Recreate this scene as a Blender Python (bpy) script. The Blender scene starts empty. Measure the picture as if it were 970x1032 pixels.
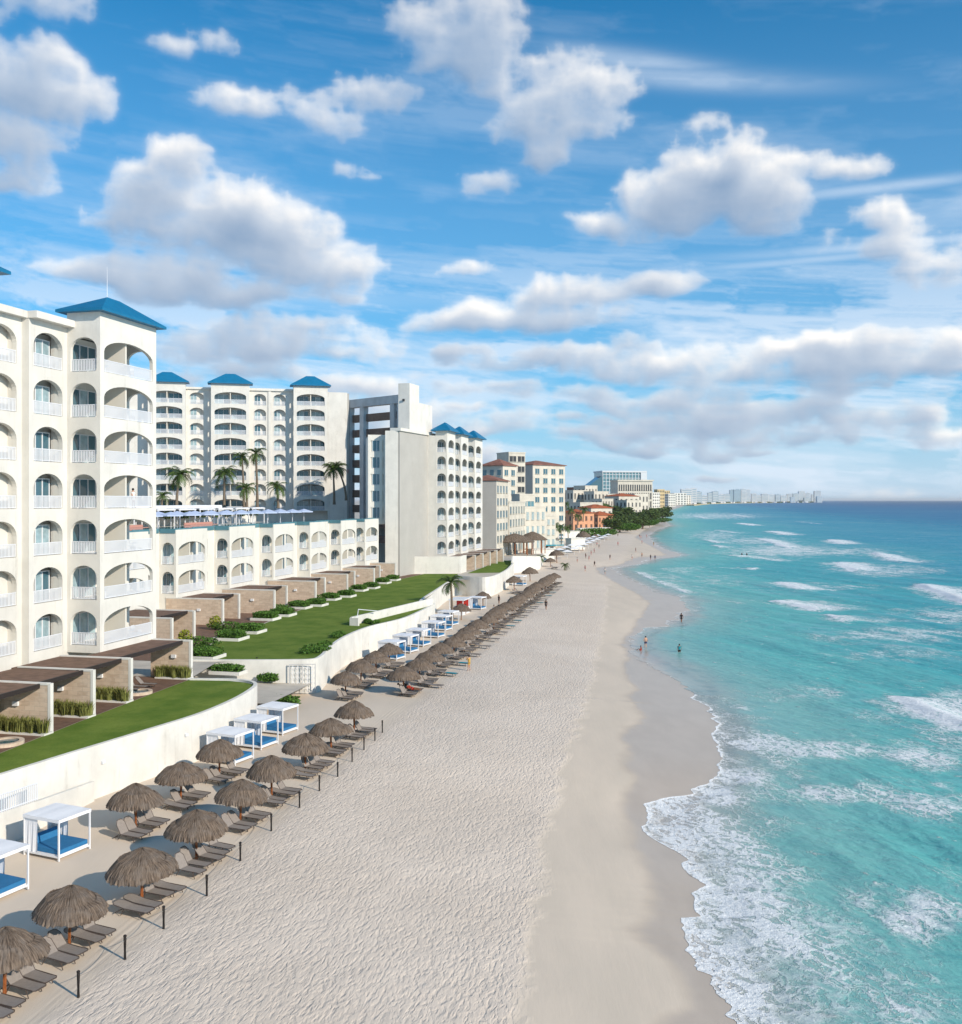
import bpy, math, random
import numpy as np
from mathutils import Vector, Matrix, noise as mnoise
random.seed(7); rng = np.random.RandomState(7)
scene = bpy.context.scene
COL = scene.collection
# ------------------------------------------------------------------ camera
CAMH = 19.0
cam_d = bpy.data.cameras.new('camera'); cam = bpy.data.objects.new('camera', cam_d); COL.objects.link(cam)
cam.location = (0, 0, CAMH); cam.rotation_euler = (math.radians(90), 0, 0)
cam_d.sensor_fit = 'HORIZONTAL'; cam_d.sensor_width = 36.0; cam_d.lens = 36.0*1000/970
cam_d.shift_y = -12/970.0; cam_d.clip_start = 0.5; cam_d.clip_end = 120000
scene.camera = cam
# ------------------------------------------------------------------ light
SUN_DIR = Vector((0.76, -0.65, 0.0)).normalized(); SUN_EL = math.radians(27)
sv = Vector((SUN_DIR.x*math.cos(SUN_EL), SUN_DIR.y*math.cos(SUN_EL), math.sin(SUN_EL)))
sd = bpy.data.lights.new('sun', 'SUN'); sd.energy = 4.05; sd.angle = math.radians(0.6); sd.color = (1.0, 0.89, 0.75)
so = bpy.data.objects.new('sun', sd); COL.objects.link(so); so.rotation_euler = sv.to_track_quat('Z', 'Y').to_euler()
so.location = (0, 0, 60)
scene.view_settings.view_transform = 'Standard'; scene.view_settings.look = 'None'
scene.view_settings.exposure = 0.22; scene.view_settings.gamma = 1.0
scene.render.engine = 'CYCLES'
W = bpy.data.worlds.new('World'); scene.world = W; W.use_nodes = True
SKY_STRENGTH = 0.10

class NG:
    """tiny node-expression builder"""
    def __init__(s, nt): s.nt = nt; s.n = nt.nodes; s.l = nt.links
    def node(s, t, **kw):
        n = s.n.new(t)
        for k, v in kw.items(): setattr(n, k, v)
        return n
    def put(s, sock, v):
        if v is None: return
        if hasattr(v, 'is_output') or isinstance(v, bpy.types.NodeSocket): s.l.new(v, sock)
        else: sock.default_value = v
    def m(s, op, a, b=None, c=None, clamp=False):
        n = s.node('ShaderNodeMath', operation=op, use_clamp=clamp)
        s.put(n.inputs[0], a); s.put(n.inputs[1], b); s.put(n.inputs[2], c)
        return n.outputs[0]
    def v(s, op, a, b=None, out=0, scale=None):
        n = s.node('ShaderNodeVectorMath', operation=op)
        s.put(n.inputs[0], a); s.put(n.inputs[1], b)
        if scale is not None: s.put(n.inputs[3], scale)
        return n.outputs['Value'] if op in ('LENGTH', 'DOT_PRODUCT', 'DISTANCE') else n.outputs[0]
    def xyz(s, x, y, z=0.0):
        n = s.node('ShaderNodeCombineXYZ'); s.put(n.inputs[0], x); s.put(n.inputs[1], y); s.put(n.inputs[2], z); return n.outputs[0]
    def sep(s, v):
        n = s.node('ShaderNodeSeparateXYZ'); s.put(n.inputs[0], v); return n.outputs
    def noise(s, vec, scale, detail=4, rough=0.5, dist=0.0, color=False):
        n = s.node('ShaderNodeTexNoise'); s.put(n.inputs['Vector'], vec)
        n.inputs['Scale'].default_value = scale; n.inputs['Detail'].default_value = detail
        n.inputs['Roughness'].default_value = rough; n.inputs['Distortion'].default_value = dist
        return n.outputs['Color' if color else 'Fac']
    def voro(s, vec, scale, feature='F1', rand=1.0, out='Distance'):
        n = s.node('ShaderNodeTexVoronoi', feature=feature); s.put(n.inputs['Vector'], vec)
        n.inputs['Scale'].default_value = scale; n.inputs['Randomness'].default_value = rand
        return n.outputs[out]
    def ramp(s, fac, a, b, lo=0.0, hi=1.0, smooth=True):
        n = s.node('ShaderNodeMapRange', interpolation_type='SMOOTHSTEP' if smooth else 'LINEAR')
        s.put(n.inputs['Value'], fac); s.put(n.inputs['From Min'], a); s.put(n.inputs['From Max'], b)
        s.put(n.inputs['To Min'], lo); s.put(n.inputs['To Max'], hi); return n.outputs[0]
    def mix(s, fac, a, b, blend='MIX'):
        n = s.node('ShaderNodeMix', data_type='RGBA', blend_type=blend)
        s.put(n.inputs[0], fac)
        for sock, v in ((n.inputs[6], a), (n.inputs[7], b)):
            if isinstance(v, tuple): v = (*v, 1.0) if len(v) == 3 else v
            s.put(sock, v)
        return n.outputs[2]
    def attr(s, name, out='Fac'):
        n = s.node('ShaderNodeAttribute'); n.attribute_name = name; return n.outputs[out]

# ------------------------------------------------------------------ sky
W.node_tree.nodes.clear(); g = NG(W.node_tree)
sky = g.node('ShaderNodeTexSky', sky_type='NISHITA'); sky.sun_disc = False
sky.sun_elevation = SUN_EL
sky.sun_rotation = math.atan2(SUN_DIR.x, SUN_DIR.y)
sky.altitude = 50; sky.air_density = 1.0; sky.dust_density = 0.5; sky.ozone_density = 2.5
tc = g.node('ShaderNodeTexCoord'); D0 = g.v('NORMALIZE', tc.outputs['Generated'])
# clouds: thickness and brightness computed here on an azimuth / elevation map, lit from the sun's side (upper right)
CL = [(22,88,72,34,1.1),(8,160,48,36,.9),(20,8,50,20,.6),
 (225,232,105,44,1.2),(170,195,56,32,.9),(190,178,36,22,.7),(300,265,80,34,1.0),(170,284,90,18,.9),(250,296,100,12,.7),
 (285,345,105,26,1.0),(210,352,60,22,.8),(225,378,80,14,.6),
 (465,40,62,48,.85),(560,118,74,40,.85),(520,85,60,30,.6),(605,125,40,28,.6),(555,150,24,20,.5),
 (722,176,52,42,1.35),(700,205,92,36,1.2),(645,220,56,22,.8),(765,205,52,38,1.0),(838,168,54,16,.8),
 (460,325,50,18,1.0),(540,303,36,24,.9),(590,303,58,22,1.0),(668,290,40,18,.9),(560,328,90,16,.8),
 (195,42,34,14,.4),(245,108,42,14,.4),(370,98,48,13,.4),(345,172,26,7,.35),(335,125,18,12,.3),(465,272,22,8,.4),(490,190,20,8,.25),
 (880,352,62,20,1.0),(950,352,52,22,1.0),(850,372,110,24,.9),(800,352,40,16,.8),(610,372,44,14,.8),(700,365,70,18,.6),
 (740,418,90,16,.8),(890,428,44,13,.8),(800,440,120,14,.6),(605,445,44,12,.7),(520,432,60,14,.5),(945,450,50,10,.7),(700,450,80,10,.5),
 (905,218,30,14,.4),(930,245,60,14,.5),(955,265,30,22,.5),(500,395,60,12,.5),(435,430,60,16,.5),(350,420,60,18,.4),(560,400,70,10,.4),(650,405,60,12,.5)]
def nfb(X, Y, seed, octs, f, gain=0.5, billow=False):
    r = np.random.RandomState(seed); out = np.zeros_like(X); a = 1.0; tot = 0
    for o in range(octs):
        G = r.rand(256, 256).astype(np.float32); x = X*f+o*17.3; y = Y*f+o*5.1; xi = np.floor(x).astype(np.int32); yi = np.floor(y).astype(np.int32)
        fx = x-xi; fy = y-yi; fx = fx*fx*fx*(fx*(fx*6-15)+10); fy = fy*fy*fy*(fy*(fy*6-15)+10); xi %= 256; yi %= 256; xj = (xi+1) % 256; yj = (yi+1) % 256
        n = (G[xi, yi]*(1-fx)+G[xj, yi]*fx)*(1-fy)+(G[xi, yj]*(1-fx)+G[xj, yj]*fx)*fy
        if billow: n = 1-np.abs(2*n-1)
        out += a*n; tot += a; a *= gain; f *= 2.07
    return out/tot
SW, SH, AZ0, AZ1, EL1 = 2600, 1040, -1.30, 1.30, 0.80     # the front 150 degrees up to 46 degrees high
azm, elm = np.meshgrid(np.linspace(AZ0, AZ1, SW, dtype=np.float32)*1000, np.linspace(-0.02, EL1, SH, dtype=np.float32)*1000)
rs = np.random.RandomState(3); CX = list(CL)
CA = [(math.atan((u-485)/1000.0)*1000, math.atan((504-v)/1000.0/math.hypot(1, (u-485)/1000.0))*1000, a, b, s_) for u, v, a, b, s_ in CL]
for i in range(56):                                        # small heaps low over the horizon
    a_ = rs.uniform(-470, 470); e_ = 18+140*rs.rand()**1.2; w_ = rs.uniform(16, 34)*(0.6+e_/160)
    for j in range(3): CA.append((a_+rs.uniform(-w_, w_), e_+rs.uniform(-3, 4), w_*rs.uniform(.5, 1), w_*rs.uniform(.16, .34), rs.uniform(.55, .95)))
for i in range(60):                                        # more of the same weather outside the framed part
    a_ = rs.choice([-1, 1])*rs.uniform(560, 1300); e_ = rs.uniform(20, 480)
    for j in range(4): CA.append((a_+rs.uniform(-70, 70), e_+rs.uniform(-22, 22), rs.uniform(30, 90), rs.uniform(14, 40)*(0.4+e_/400), rs.uniform(.5, 1.1)))
def gauss(a, k):
    n = int(3*k); w = np.exp(-0.5*(np.arange(-n, n+1)/k)**2).astype(np.float32); w /= w.sum()
    a = np.apply_along_axis(lambda r: np.convolve(r, w, 'same'), 0, a); return np.apply_along_axis(lambda r: np.convolve(r, w, 'same'), 1, a)
wx = (nfb(azm, elm, 1, 4, .010)-.5)*60; wy = (nfb(azm, elm, 2, 4, .012)-.5)*36
PX, PY = azm+wx, elm+wy
field = np.full(azm.shape, -1.5, np.float32); vpos = np.zeros_like(field)
for (cu, cv, ru, rv, st) in CA:
    sl = (slice(None), slice(None))
    ddx, ddy = (PX-cu)/ru, (PY-cv)/rv
    ddy = np.where(ddy < 0, ddy*1.35, ddy)                  # flatter bases
    val = st*(1-0.80*(ddx*ddx+ddy*ddy)); vpos = np.where(val > field, np.clip((PY-cv)/rv, -1.3, 1.3), vpos)
    field = np.maximum(field, val)+0.10*np.exp(-np.abs(field-val)*4)
lowf = np.clip((200-elm)/110, 0, 1)
bil = nfb(azm+wx*.4, elm*1.25+wy*.4, 5, 5, .030, .55, True); fb = nfb(azm, elm*1.5, 6, 8, .018, .56)
bil2 = nfb(azm+wx*.6, elm*1.3, 15, 6, .013, .58, True)
dens = field*1.1 + (fb-.5)*1.7 + (bil-.62)*1.25 + (bil2-.6)*0.55
dens = np.maximum(dens, lowf*((nfb(azm, elm*2.6, 8, 7, .013, .6)-.5)*4.2-.55))
dens = np.clip(dens-0.05, 0, None)
T = 1-np.exp(-dens*1.5)                                    # opacity of the body
Ts = np.minimum(dens, 2.2)
occ = np.zeros_like(Ts); ppx = SW/((AZ1-AZ0)*1000)          # samples per milliradian
for k in range(1, 17):
    dx, dy = int(round(k*2.6*ppx)), int(round(k*5.4*ppx)); occ += np.roll(np.roll(Ts, -dy, 0), -dx, 1)*(0.94**k)
occ /= 9.0
sm = np.exp(-occ*2.0)
hf = np.sqrt(Ts+.02); g1 = gauss(hf, 2.0); gy, gx = np.gradient(g1); g2 = gauss(hf, 7.0); gy2, gx2 = np.gradient(g2)
rel = np.clip(-(gx*.5+gy*.85)*5.5, -1, 1)+np.clip(-(gx2*.5+gy2*.85)*20, -1, 1)
bri = 0.20+0.74*sm+0.15*rel+0.10*(bil-.6)
bri = bri+0.16*np.clip((.5-Ts), 0, .5)
vpos = gauss(vpos, 5.0); bri = bri+0.13*vpos-0.05+0.05*(Ts < .4)
bri = bri-0.22*np.clip(gauss(Ts, 6.0)-1.0, 0, 1)
bri = np.clip(bri, 0.0, 1.08); t_ = bri[..., None]
cd, cm_, cb = np.array([.25,.35,.50]), np.array([.52,.58,.67]), np.array([.98,.94,.89])
rgb = np.where(t_ < .5, cd+(cm_-cd)*t_*2, cm_+(cb-cm_)*(t_-.5)*2)
alp = np.clip(1-np.exp(-dens*1.7-dens**2*1.2), 0, 1)*.97
alp = 0.55*gauss(alp, 3.0)+0.45*alp
alp *= 1-0.30*np.clip((elm-330)/150, 0, 1)
# high thin veils behind the heaps
ve = nfb(azm*.55+wy*2, elm*3.0+azm*.25, 11, 7, .0075, .6); ve2 = nfb(azm*.4+wx*2, elm*3.8+azm*.35, 12, 7, .014, .62)
band = 0.22+0.78*np.clip((330-elm)/200, 0, 1)
va = np.clip((ve-.44)/.3, 0, 1)**1.3*band*0.85
for (u, v, ru, rv, k_, st) in [(690,78,120,9,-.13,.5),(640,62,90,10,-.18,.4),(880,190,110,5,.0,.45),(905,246,150,5,.0,.5),(820,262,120,4,.02,.4),(300,300,200,10,0,.25)]:
    cu = math.atan((u-485)/1000.0)*1000; cv = math.atan((504-v)/1000.0/math.hypot(1, (u-485)/1000.0))*1000
    yy = elm-cv-(azm-cu)*k_; va = np.maximum(va, st*np.exp(-((azm-cu)/ru)**2-(yy/rv)**2)*(0.4+1.2*ve2))
va = np.clip(va, 0, .8)
va = np.maximum(va, np.clip((ve2-.38)/.28, 0, 1)*0.66*np.clip((290-elm)/130, 0, 1)*np.clip(elm/25, 0, 1))
vcol = np.array([.68,.77,.88])
ao = alp+va*(1-alp)
rgb = (rgb*alp[..., None]+vcol*(va*(1-alp))[..., None])/np.maximum(ao, 1e-4)[..., None]
ao = ao*np.clip((elm+3)/8.0, 0, 1)
ed = np.clip(np.minimum(azm/1000-AZ0, AZ1-azm/1000)/.12, 0, 1)*np.clip((EL1-elm/1000)/.1, 0, 1); ao = ao*ed
img = bpy.data.images.new('cloud_map', SW, SH, alpha=True, float_buffer=True); img.colorspace_settings.name = 'Non-Color'; img.alpha_mode = 'CHANNEL_PACKED'
img.pixels.foreach_set(np.concatenate([rgb, ao[..., None]], -1).astype(np.float32).ravel()); img.update(); img.pack()
del azm, elm, wx, wy, PX, PY, field, bil, fb, bil2, dens, T, Ts, occ, sm, hf, g1, gy, gx, g2, gy2, gx2, rel, bri, t_, rgb, alp, ve, ve2, va, ao, ed
s3 = g.sep(D0)
azn = g.m('ARCTAN2', s3[0], s3[1]); eln = g.m('ARCSINE', s3[2])
it = g.node('ShaderNodeTexImage'); it.image = img; it.extension = 'CLIP'; it.interpolation = 'Linear'
g.l.new(g.xyz(g.ramp(azn, AZ0, AZ1, 0.0, 1.0, False), g.m('DIVIDE', g.m('ADD', eln, 0.02), EL1+0.02), 0.0), it.inputs[0])
K = 1.0/SKY_STRENGTH
hs = g.node('ShaderNodeHueSaturation'); hs.inputs['Hue'].default_value = 0.492; hs.inputs['Saturation'].default_value = 1.30; hs.inputs['Value'].default_value = 1.0
g.l.new(g.mix(1.0, sky.outputs[0], (0.48, 0.94, 1.22), 'MULTIPLY'), hs.inputs['Color'])
elr = g.m('MULTIPLY', eln, 1000.0)
base = g.mix(g.ramp(elr, 520.0, 0.0, 0.0, 0.62, False), hs.outputs[0], (0.33*K, 0.54*K, 0.80*K))
base = g.mix(g.ramp(elr, 110.0, 0.0, 0.0, 0.6), base, (0.54*K, 0.67*K, 0.81*K))
# a plain scattering of cloud for the rest of the dome
bk = g.ramp(g.noise(D0, 3.0, 5, 0.6), 0.5, 0.68); bka = g.m('MULTIPLY', bk, g.ramp(g.m('ABSOLUTE', azn), AZ1-.15, AZ1+.1, 0.0, 0.85))
base = g.mix(bka, base, (0.7*K, 0.72*K, 0.76*K))
cimg = g.v('SCALE', it.outputs['Color'], scale=K)
fcol = g.mix(it.outputs['Alpha'], base, cimg)
bg = g.node('ShaderNodeBackground'); bg.inputs[1].default_value = SKY_STRENGTH; g.l.new(fcol, bg.inputs[0])
wo = g.node('ShaderNodeOutputWorld'); g.l.new(bg.outputs[0], wo.inputs[0])
W.cycles.sampling_method = 'MANUAL'; W.cycles.sample_map_resolution = 512

# ------------------------------------------------------------------ helpers
def px(u, v, z=0.0):
    d = (CAMH-z)*1000.0/(v-504.0); return Vector(((u-485)*d/1000.0, d, z))
E = Vector((0.2297, 0.9733, 0)); N = Vector((0.9733, -0.2297, 0)); EA = math.atan2(E.y, E.x)

def mat(name, col, rough=0.8, spec=0.3, var=0.0, vscale=1.0, bump=0.0, bscale=20.0, metallic=0.0):
    m = bpy.data.materials.new(name); m.use_nodes = True; nt = m.node_tree; q = NG(nt)
    b = nt.nodes['Principled BSDF']; b.inputs['Roughness'].default_value = rough
    b.inputs['Specular IOR Level'].default_value = spec; b.inputs['Metallic'].default_value = metallic
    if var > 0 or bump > 0:
        geo = q.node('ShaderNodeNewGeometry'); pos = geo.outputs['Position']
    if var > 0:
        f = q.noise(pos, vscale, 5, 0.6)
        f = q.ramp(f, 0.25, 0.75)
        c = q.mix(f, tuple(x*(1-var) for x in col), tuple(min(1, x*(1+var*0.6)) for x in col))
        nt.links.new(c, b.inputs['Base Color'])
    else: b.inputs['Base Color'].default_value = (*col, 1)
    if bump > 0:
        bn = q.node('ShaderNodeBump'); bn.inputs['Strength'].default_value = bump; bn.inputs['Distance'].default_value = 0.05
        q.l.new(q.noise(pos, bscale, 4, 0.6), bn.inputs['Height']); q.l.new(bn.outputs[0], b.inputs['Normal'])
    return m

class MB:
    def __init__(s): s.v = []; s.f = []; s.m = []
    def add(s, vs, fs, mi=0):
        o = len(s.v); s.v += [tuple(x) for x in vs]; s.f += [tuple(o+i for i in f) for f in fs]; s.m += [mi]*len(fs)
    def quad(s, a, b, c, d, mi=0): s.add([a, b, c, d], [(0, 1, 2, 3)], mi)
    def box(s, c, size, rot=0.0, mi=0, tilt=None):
        x, y, z = (k/2 for k in size); ca, sa = math.cos(rot), math.sin(rot)
        vs = []
        for dz in (-z, z):
            for dx, dy in ((-x, -y), (x, -y), (x, y), (-x, y)):
                p = Vector((dx, dy, dz))
                if tilt is not None: p = tilt @ p
                vs.append((c[0]+p.x*ca-p.y*sa, c[1]+p.x*sa+p.y*ca, c[2]+p.z))
        s.add(vs, [(3, 2, 1, 0), (4, 5, 6, 7), (0, 1, 5, 4), (1, 2, 6, 5), (2, 3, 7, 6), (3, 0, 4, 7)], mi)
    def obox(s, o, d, a0, a1, t0, t1, z0, z1, mi=0):
        """box in the frame origin o, direction d (unit xy): along a0..a1, sideways (right of d) t0..t1"""
        n = Vector((d.y, -d.x, 0)); vs = []
        for z in (z0, z1):
            for a, t in ((a0, t0), (a1, t0), (a1, t1), (a0, t1)):
                p = o + d*a + n*t; vs.append((p.x, p.y, z))
        s.add(vs, [(3, 2, 1, 0), (4, 5, 6, 7), (0, 1, 5, 4), (1, 2, 6, 5), (2, 3, 7, 6), (3, 0, 4, 7)], mi)
    def prism(s, poly, z0, z1, mi=0, top=True, bottom=True):
        n = len(poly); vs = [(p[0], p[1], z0) for p in poly] + [(p[0], p[1], z1) for p in poly]
        fs = [(i, (i+1) % n, n+(i+1) % n, n+i) for i in range(n)]
        if bottom: fs.append(tuple(reversed(range(n))))
        if top: fs.append(tuple(range(n, 2*n)))
        s.add(vs, fs, mi)
    def tube(s, pts, radii, seg=8, mi=0, cap=True):
        pts = [Vector(p) for p in pts]
        if not hasattr(radii, '__len__'): radii = [radii]*len(pts)
        vs = []; fs = []
        for i, p in enumerate(pts):
            t = (pts[min(i+1, len(pts)-1)]-pts[max(i-1, 0)]).normalized()
            a = t.cross(Vector((0, 0, 1)))
            if a.length < 1e-3: a = Vector((1, 0, 0))
            a.normalize(); b = t.cross(a)
            for k in range(seg):
                an = 2*math.pi*k/seg; q = p + a*math.cos(an)*radii[i] + b*math.sin(an)*radii[i]; vs.append(tuple(q))
        for i in range(len(pts)-1):
            for k in range(seg):
                k2 = (k+1) % seg; fs.append((i*seg+k, i*seg+k2, (i+1)*seg+k2, (i+1)*seg+k))
        if cap: fs += [tuple(range(seg)), tuple(reversed(range((len(pts)-1)*seg, len(pts)*seg)))]
        s.add(vs, fs, mi)
    def mesh(s, name, mats, loc=(0, 0, 0), smooth=False):
        me = bpy.data.meshes.new(name)
        me.from_pydata([(x-loc[0], y-loc[1], z-loc[2]) for x, y, z in s.v], [], s.f)
        mats = mats if isinstance(mats, (list, tuple)) else [mats]
        for m in mats: me.materials.append(m)
        if len(mats) > 1: me.polygons.foreach_set('material_index', s.m)
        if smooth: me.polygons.foreach_set('use_smooth', [True]*len(s.f))
        me.update(); return me
    def build(s, name, mats, parent=None, smooth=False, loc=None):
        if parent is not None and loc is None: loc = tuple(parent.location) if parent.type == 'EMPTY' or True else (0, 0, 0)
        if loc is None:
            if s.v:
                a = np.array(s.v); loc = (float(a[:, 0].mean()), float(a[:, 1].mean()), float(a[:, 2].min()))
            else: loc = (0, 0, 0)
        if parent is not None:
            p = parent; off = Vector((0, 0, 0))
            while p is not None: off += p.location; p = p.parent
            me = s.mesh(name, mats, off, smooth); o = bpy.data.objects.new(name, me); COL.objects.link(o); o.parent = parent
        else:
            me = s.mesh(name, mats, loc, smooth); o = bpy.data.objects.new(name, me); COL.objects.link(o); o.location = loc
        return o
def tag(o, label=None, cat=None, group=None, kind=None):
    if label: o['label'] = label
    if cat: o['category'] = cat
    if group: o['group'] = group
    if kind: o['kind'] = kind
    return o
def thing(name, loc, label, cat, group=None):
    o = bpy.data.objects.new(name, None); COL.objects.link(o); o.location = loc; o.empty_display_size = 0.3
    return tag(o, label, cat, group)
def part(name, me, parent, loc=(0, 0, 0), rz=0.0, label=None):
    """part with shared mesh; loc in the parent's frame"""
    o = bpy.data.objects.new(name, me); COL.objects.link(o); o.parent = parent; o.location = loc; o.rotation_euler = (0, 0, rz)
    if label: o['label'] = label
    return o
def wpart(name, me, parent, wloc, rz=0.0):
    off = Vector((0, 0, 0)); p = parent
    while p is not None: off += p.location; p = p.parent
    return part(name, me, parent, Vector(wloc)-off, rz)
def copy_tree(o, parent=None):
    c = o.copy(); COL.objects.link(c)
    if parent is not None: c.parent = parent
    for ch in list(o.children): copy_tree(ch, c)
    return c
ORD = ['first','second','third','fourth','fifth','sixth','seventh','eighth','ninth','tenth','eleventh','twelfth','thirteenth','fourteenth','fifteenth','sixteenth','seventeenth','eighteenth','nineteenth','twentieth','twenty-first','twenty-second','twenty-third','twenty-fourth','twenty-fifth','twenty-sixth','twenty-seventh','twenty-eighth','twenty-ninth','thirtieth','thirty-first','thirty-second','thirty-third','thirty-fourth','thirty-fifth','thirty-sixth']
# ------------------------------------------------------------------ shore curves, as functions of the distance Y
def curve(pts, z=None):
    if z is not None: pts = [(px(u, v, z).y, px(u, v, z).x) for u, v in pts]
    pts = sorted(pts); ys = np.array([p[0] for p in pts]); xs = np.array([p[1] for p in pts])
    return lambda y: np.interp(y, ys, xs)
SEA = -1.5
wl = [(760,1090),(745,1050),(738,1032),(722,1000),(712,980),(700,963),(690,950),(682,937),(683,926),(703,923),(699,912),(697,900),(703,891),(694,884),(688,879),(686,870),(688,864),(668,852),(646,834),(648,822),(653,811),(672,803),(688,799),(714,788),(726,778),(724,762),(718,746),(724,730),(713,716),(702,703),(692,692),(680,684),(663,676),(650,670),(642,664),(636,657),(633,650),(636,642),(650,634),(671,630),(684,621),(692,611),(684,601),(659,597),(642,587),(622,578),(618,572),(642,569),(659,563),(684,560.5),(690,559),(665,552),(653,540),(662,534),(676,530),(668,524),(669,516),(693,508.5),(720,506.6),(760,505.7),(808,505.1),(825,504.9),(828,504.5)]
Xw = curve(wl, SEA)
_Xw0 = Xw
XwS = lambda y: sum(_Xw0(np.asarray(y)+k*(0.7+0.004*np.asarray(y))) for k in range(-4, 5))/9.0
wd = [(560,1090),(650,1032),(690,1005),(690,975),(676,959),(650,942),(638,929),(652,915),(657,900),(657,883),(650,870),(644,858),(640,840),(634,820),(630,807),(638,784),(632,765),(627,742),(640,732),(651,724),(640,712),(632,704),(636,699),(642,692),(634,686),(628,678),(631,668),(634,660),(628,648),(628,640),(640,630),(648,618),(655,609),(640,598),(622,588),(605,578),(600,572),(625,568),(640,562),(670,559),(660,552),(640,542),(650,534),(660,530),(655,524),(660,516),(690,507.8),(828,504.45)]
Xd = curve(wd, -0.9)
fp = [(515,1090),(523,1032),(540,900),(548,840),(565,775),(588,715),(600,660),(608,625),(612,590),(640,540),(660,515),(700,506)]
Xf = curve(fp, -0.2)
bw = [(20,-31),(50,-30.0),(56.2,-27.4),(61.7,-25.1),(67.5,-22.6),(72.7,-20.5),(78,-19.3),(82.5,-18.95),(84.8,-19.2),(86.0,-20.3),(86.6,-25.5),(96.9,-25.5),(97.5,-16.3),(100,-15.9),(106,-16),(113.8,-15.5),(122.7,-13.7),(132.5,-9.9),(149.5,-6.8),(150.5,-9.0),(195,-6.0),(197,1.4),(215,5.4),(256,8),(272,16),(282,17),(330,22),(463,38),(600,62),(826,98),(1055,145),(1900,290),(3200,560),(5400,1050),(9300,2600),(13600,4400),(60000,20400)]
Xb = curve(bw)
def zsand_arr(X, Y):
    xw = XwS(Y); t = np.clip((X-(xw-21))/21.0, -0, 3.0)
    s = np.clip(t, 0, 1); z = SEA*(0.35*s+0.65*s*s)
    z = np.where(t > 1, SEA-(t-1)*1.9, z)
    return z
def zs(x, y): return float(zsand_arr(np.array([x]), np.array([y]))[0])
def beach(u, v):
    p = px(u, v, 0)
    for _ in range(6): p = px(u, v, max(zs(p.x, p.y), SEA))
    return p
def grid(name, X, Y, Z, m, attrs=None, smooth=True):
    r, c = X.shape; me = bpy.data.meshes.new(name)
    co = np.stack([X, Y, Z], -1).reshape(-1, 3).astype(np.float32)
    i = np.arange(r*c).reshape(r, c); q = np.stack([i[:-1, :-1], i[:-1, 1:], i[1:, 1:], i[1:, :-1]], -1).reshape(-1, 4)
    me.vertices.add(r*c); me.vertices.foreach_set('co', co.ravel())
    me.loops.add(q.size); me.loops.foreach_set('vertex_index', q.ravel().astype(np.int32))
    me.polygons.add(len(q)); me.polygons.foreach_set('loop_start', np.arange(0, q.size, 4).astype(np.int32))
    me.polygons.foreach_set('use_smooth', np.full(len(q), smooth))
    me.update(calc_edges=True); me.materials.append(m)
    for k, a in (attrs or {}).items():
        at = me.attributes.new(k, 'FLOAT', 'POINT'); at.data.foreach_set('value', a.astype(np.float32).ravel())
    o = bpy.data.objects.new(name, me); COL.objects.link(o); return o
def Xwj(y):
    y = np.asarray(y, float); s = np.clip(y/45.0, 1, 30); o = np.zeros_like(y)+0.5
    return _Xw0(y)+((fbm2(y*.9/s**.5, o, 61, 4)-.5)*1.7+(fbm2(y*2.2/s**.5, o+9, 62, 2)-.5)*0.32)*np.minimum(s, 6)**.6
def fbm2(X, Y, seed=0, octs=5, f=1.0):
    r = np.random.RandomState(seed); out = np.zeros_like(X); a = 1.0; tot = 0
    for o in range(octs):
        G = r.rand(256, 256); x = X*f; y = Y*f; xi = np.floor(x).astype(int); yi = np.floor(y).astype(int)
        fx = x-xi; fy = y-yi; fx = fx*fx*(3-2*fx); fy = fy*fy*(3-2*fy)
        h = lambda i, j: G[i % 256, j % 256]
        out += a*((h(xi, yi)*(1-fx)+h(xi+1, yi)*fx)*(1-fy)+(h(xi, yi+1)*(1-fx)+h(xi+1, yi+1)*fx)*fy); tot += a; a *= 0.5; f *= 2.03
    return out/tot

# --- sand
vs = np.concatenate([np.linspace(1300, 520, 620), 504+np.geomspace(16, 0.5, 60)[1:]])
Yr = (CAMH*1000.0/(vs-504.0))
Xl = Xb(Yr)-4-0.004*Yr; Xr = Xw(Yr)+22+0.01*Yr
T = np.linspace(0, 1, 260)
SY = np.repeat(Yr[:, None], 260, 1); SX = Xl[:, None]+(Xr-Xl)[:, None]*T[None]
SZ = zsand_arr(SX, SY)
wet = np.clip(((SX-Xd(SY))/1.1+0.5+(fbm2(SX, SY, 5, 4, .5)-.5)*1.2), 0, 1)
xf = Xf(SY); xrope = np.interp(SY, [20, 44, 81, 98, 221, 60000], [-19.0, -14.3, -8.3, -4.9, 18.0, 18.0])
rough = np.clip((xf-SX)/0.7+0.5+(fbm2(SX, SY, 9, 4, .8)-.5)*2.6, 0, 1)*np.clip((SX-xrope)/1.2+0.5, 0, 1)
rough = np.where(SY > 230, np.clip((xf-SX)/2.5+0.5, 0, 1)*0.7, rough)
SZ = SZ + (fbm2(SX, SY, 3, 3, .12)-.5)*0.12*(1-wet) + rough*(fbm2(SX, SY, 11, 3, 1.1)-.5)*0.06*(SY < 160)
m_sand = bpy.data.materials.new('sand'); m_sand.use_nodes = True; q = NG(m_sand.node_tree); bs = m_sand.node_tree.nodes['Principled BSDF']
geo = q.node('ShaderNodeNewGeometry'); pos = geo.outputs['Position']
aw, ar = q.attr('wet'), q.attr('rough')
big = q.noise(pos, 0.09, 4, 0.6); mid = q.noise(pos, 1.6, 5, 0.65); fine = q.noise(pos, 22.0, 3, 0.6)
dry = q.mix(q.ramp(big, 0.3, 0.7), (0.685, 0.575, 0.470), (0.755, 0.640, 0.530))
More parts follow.
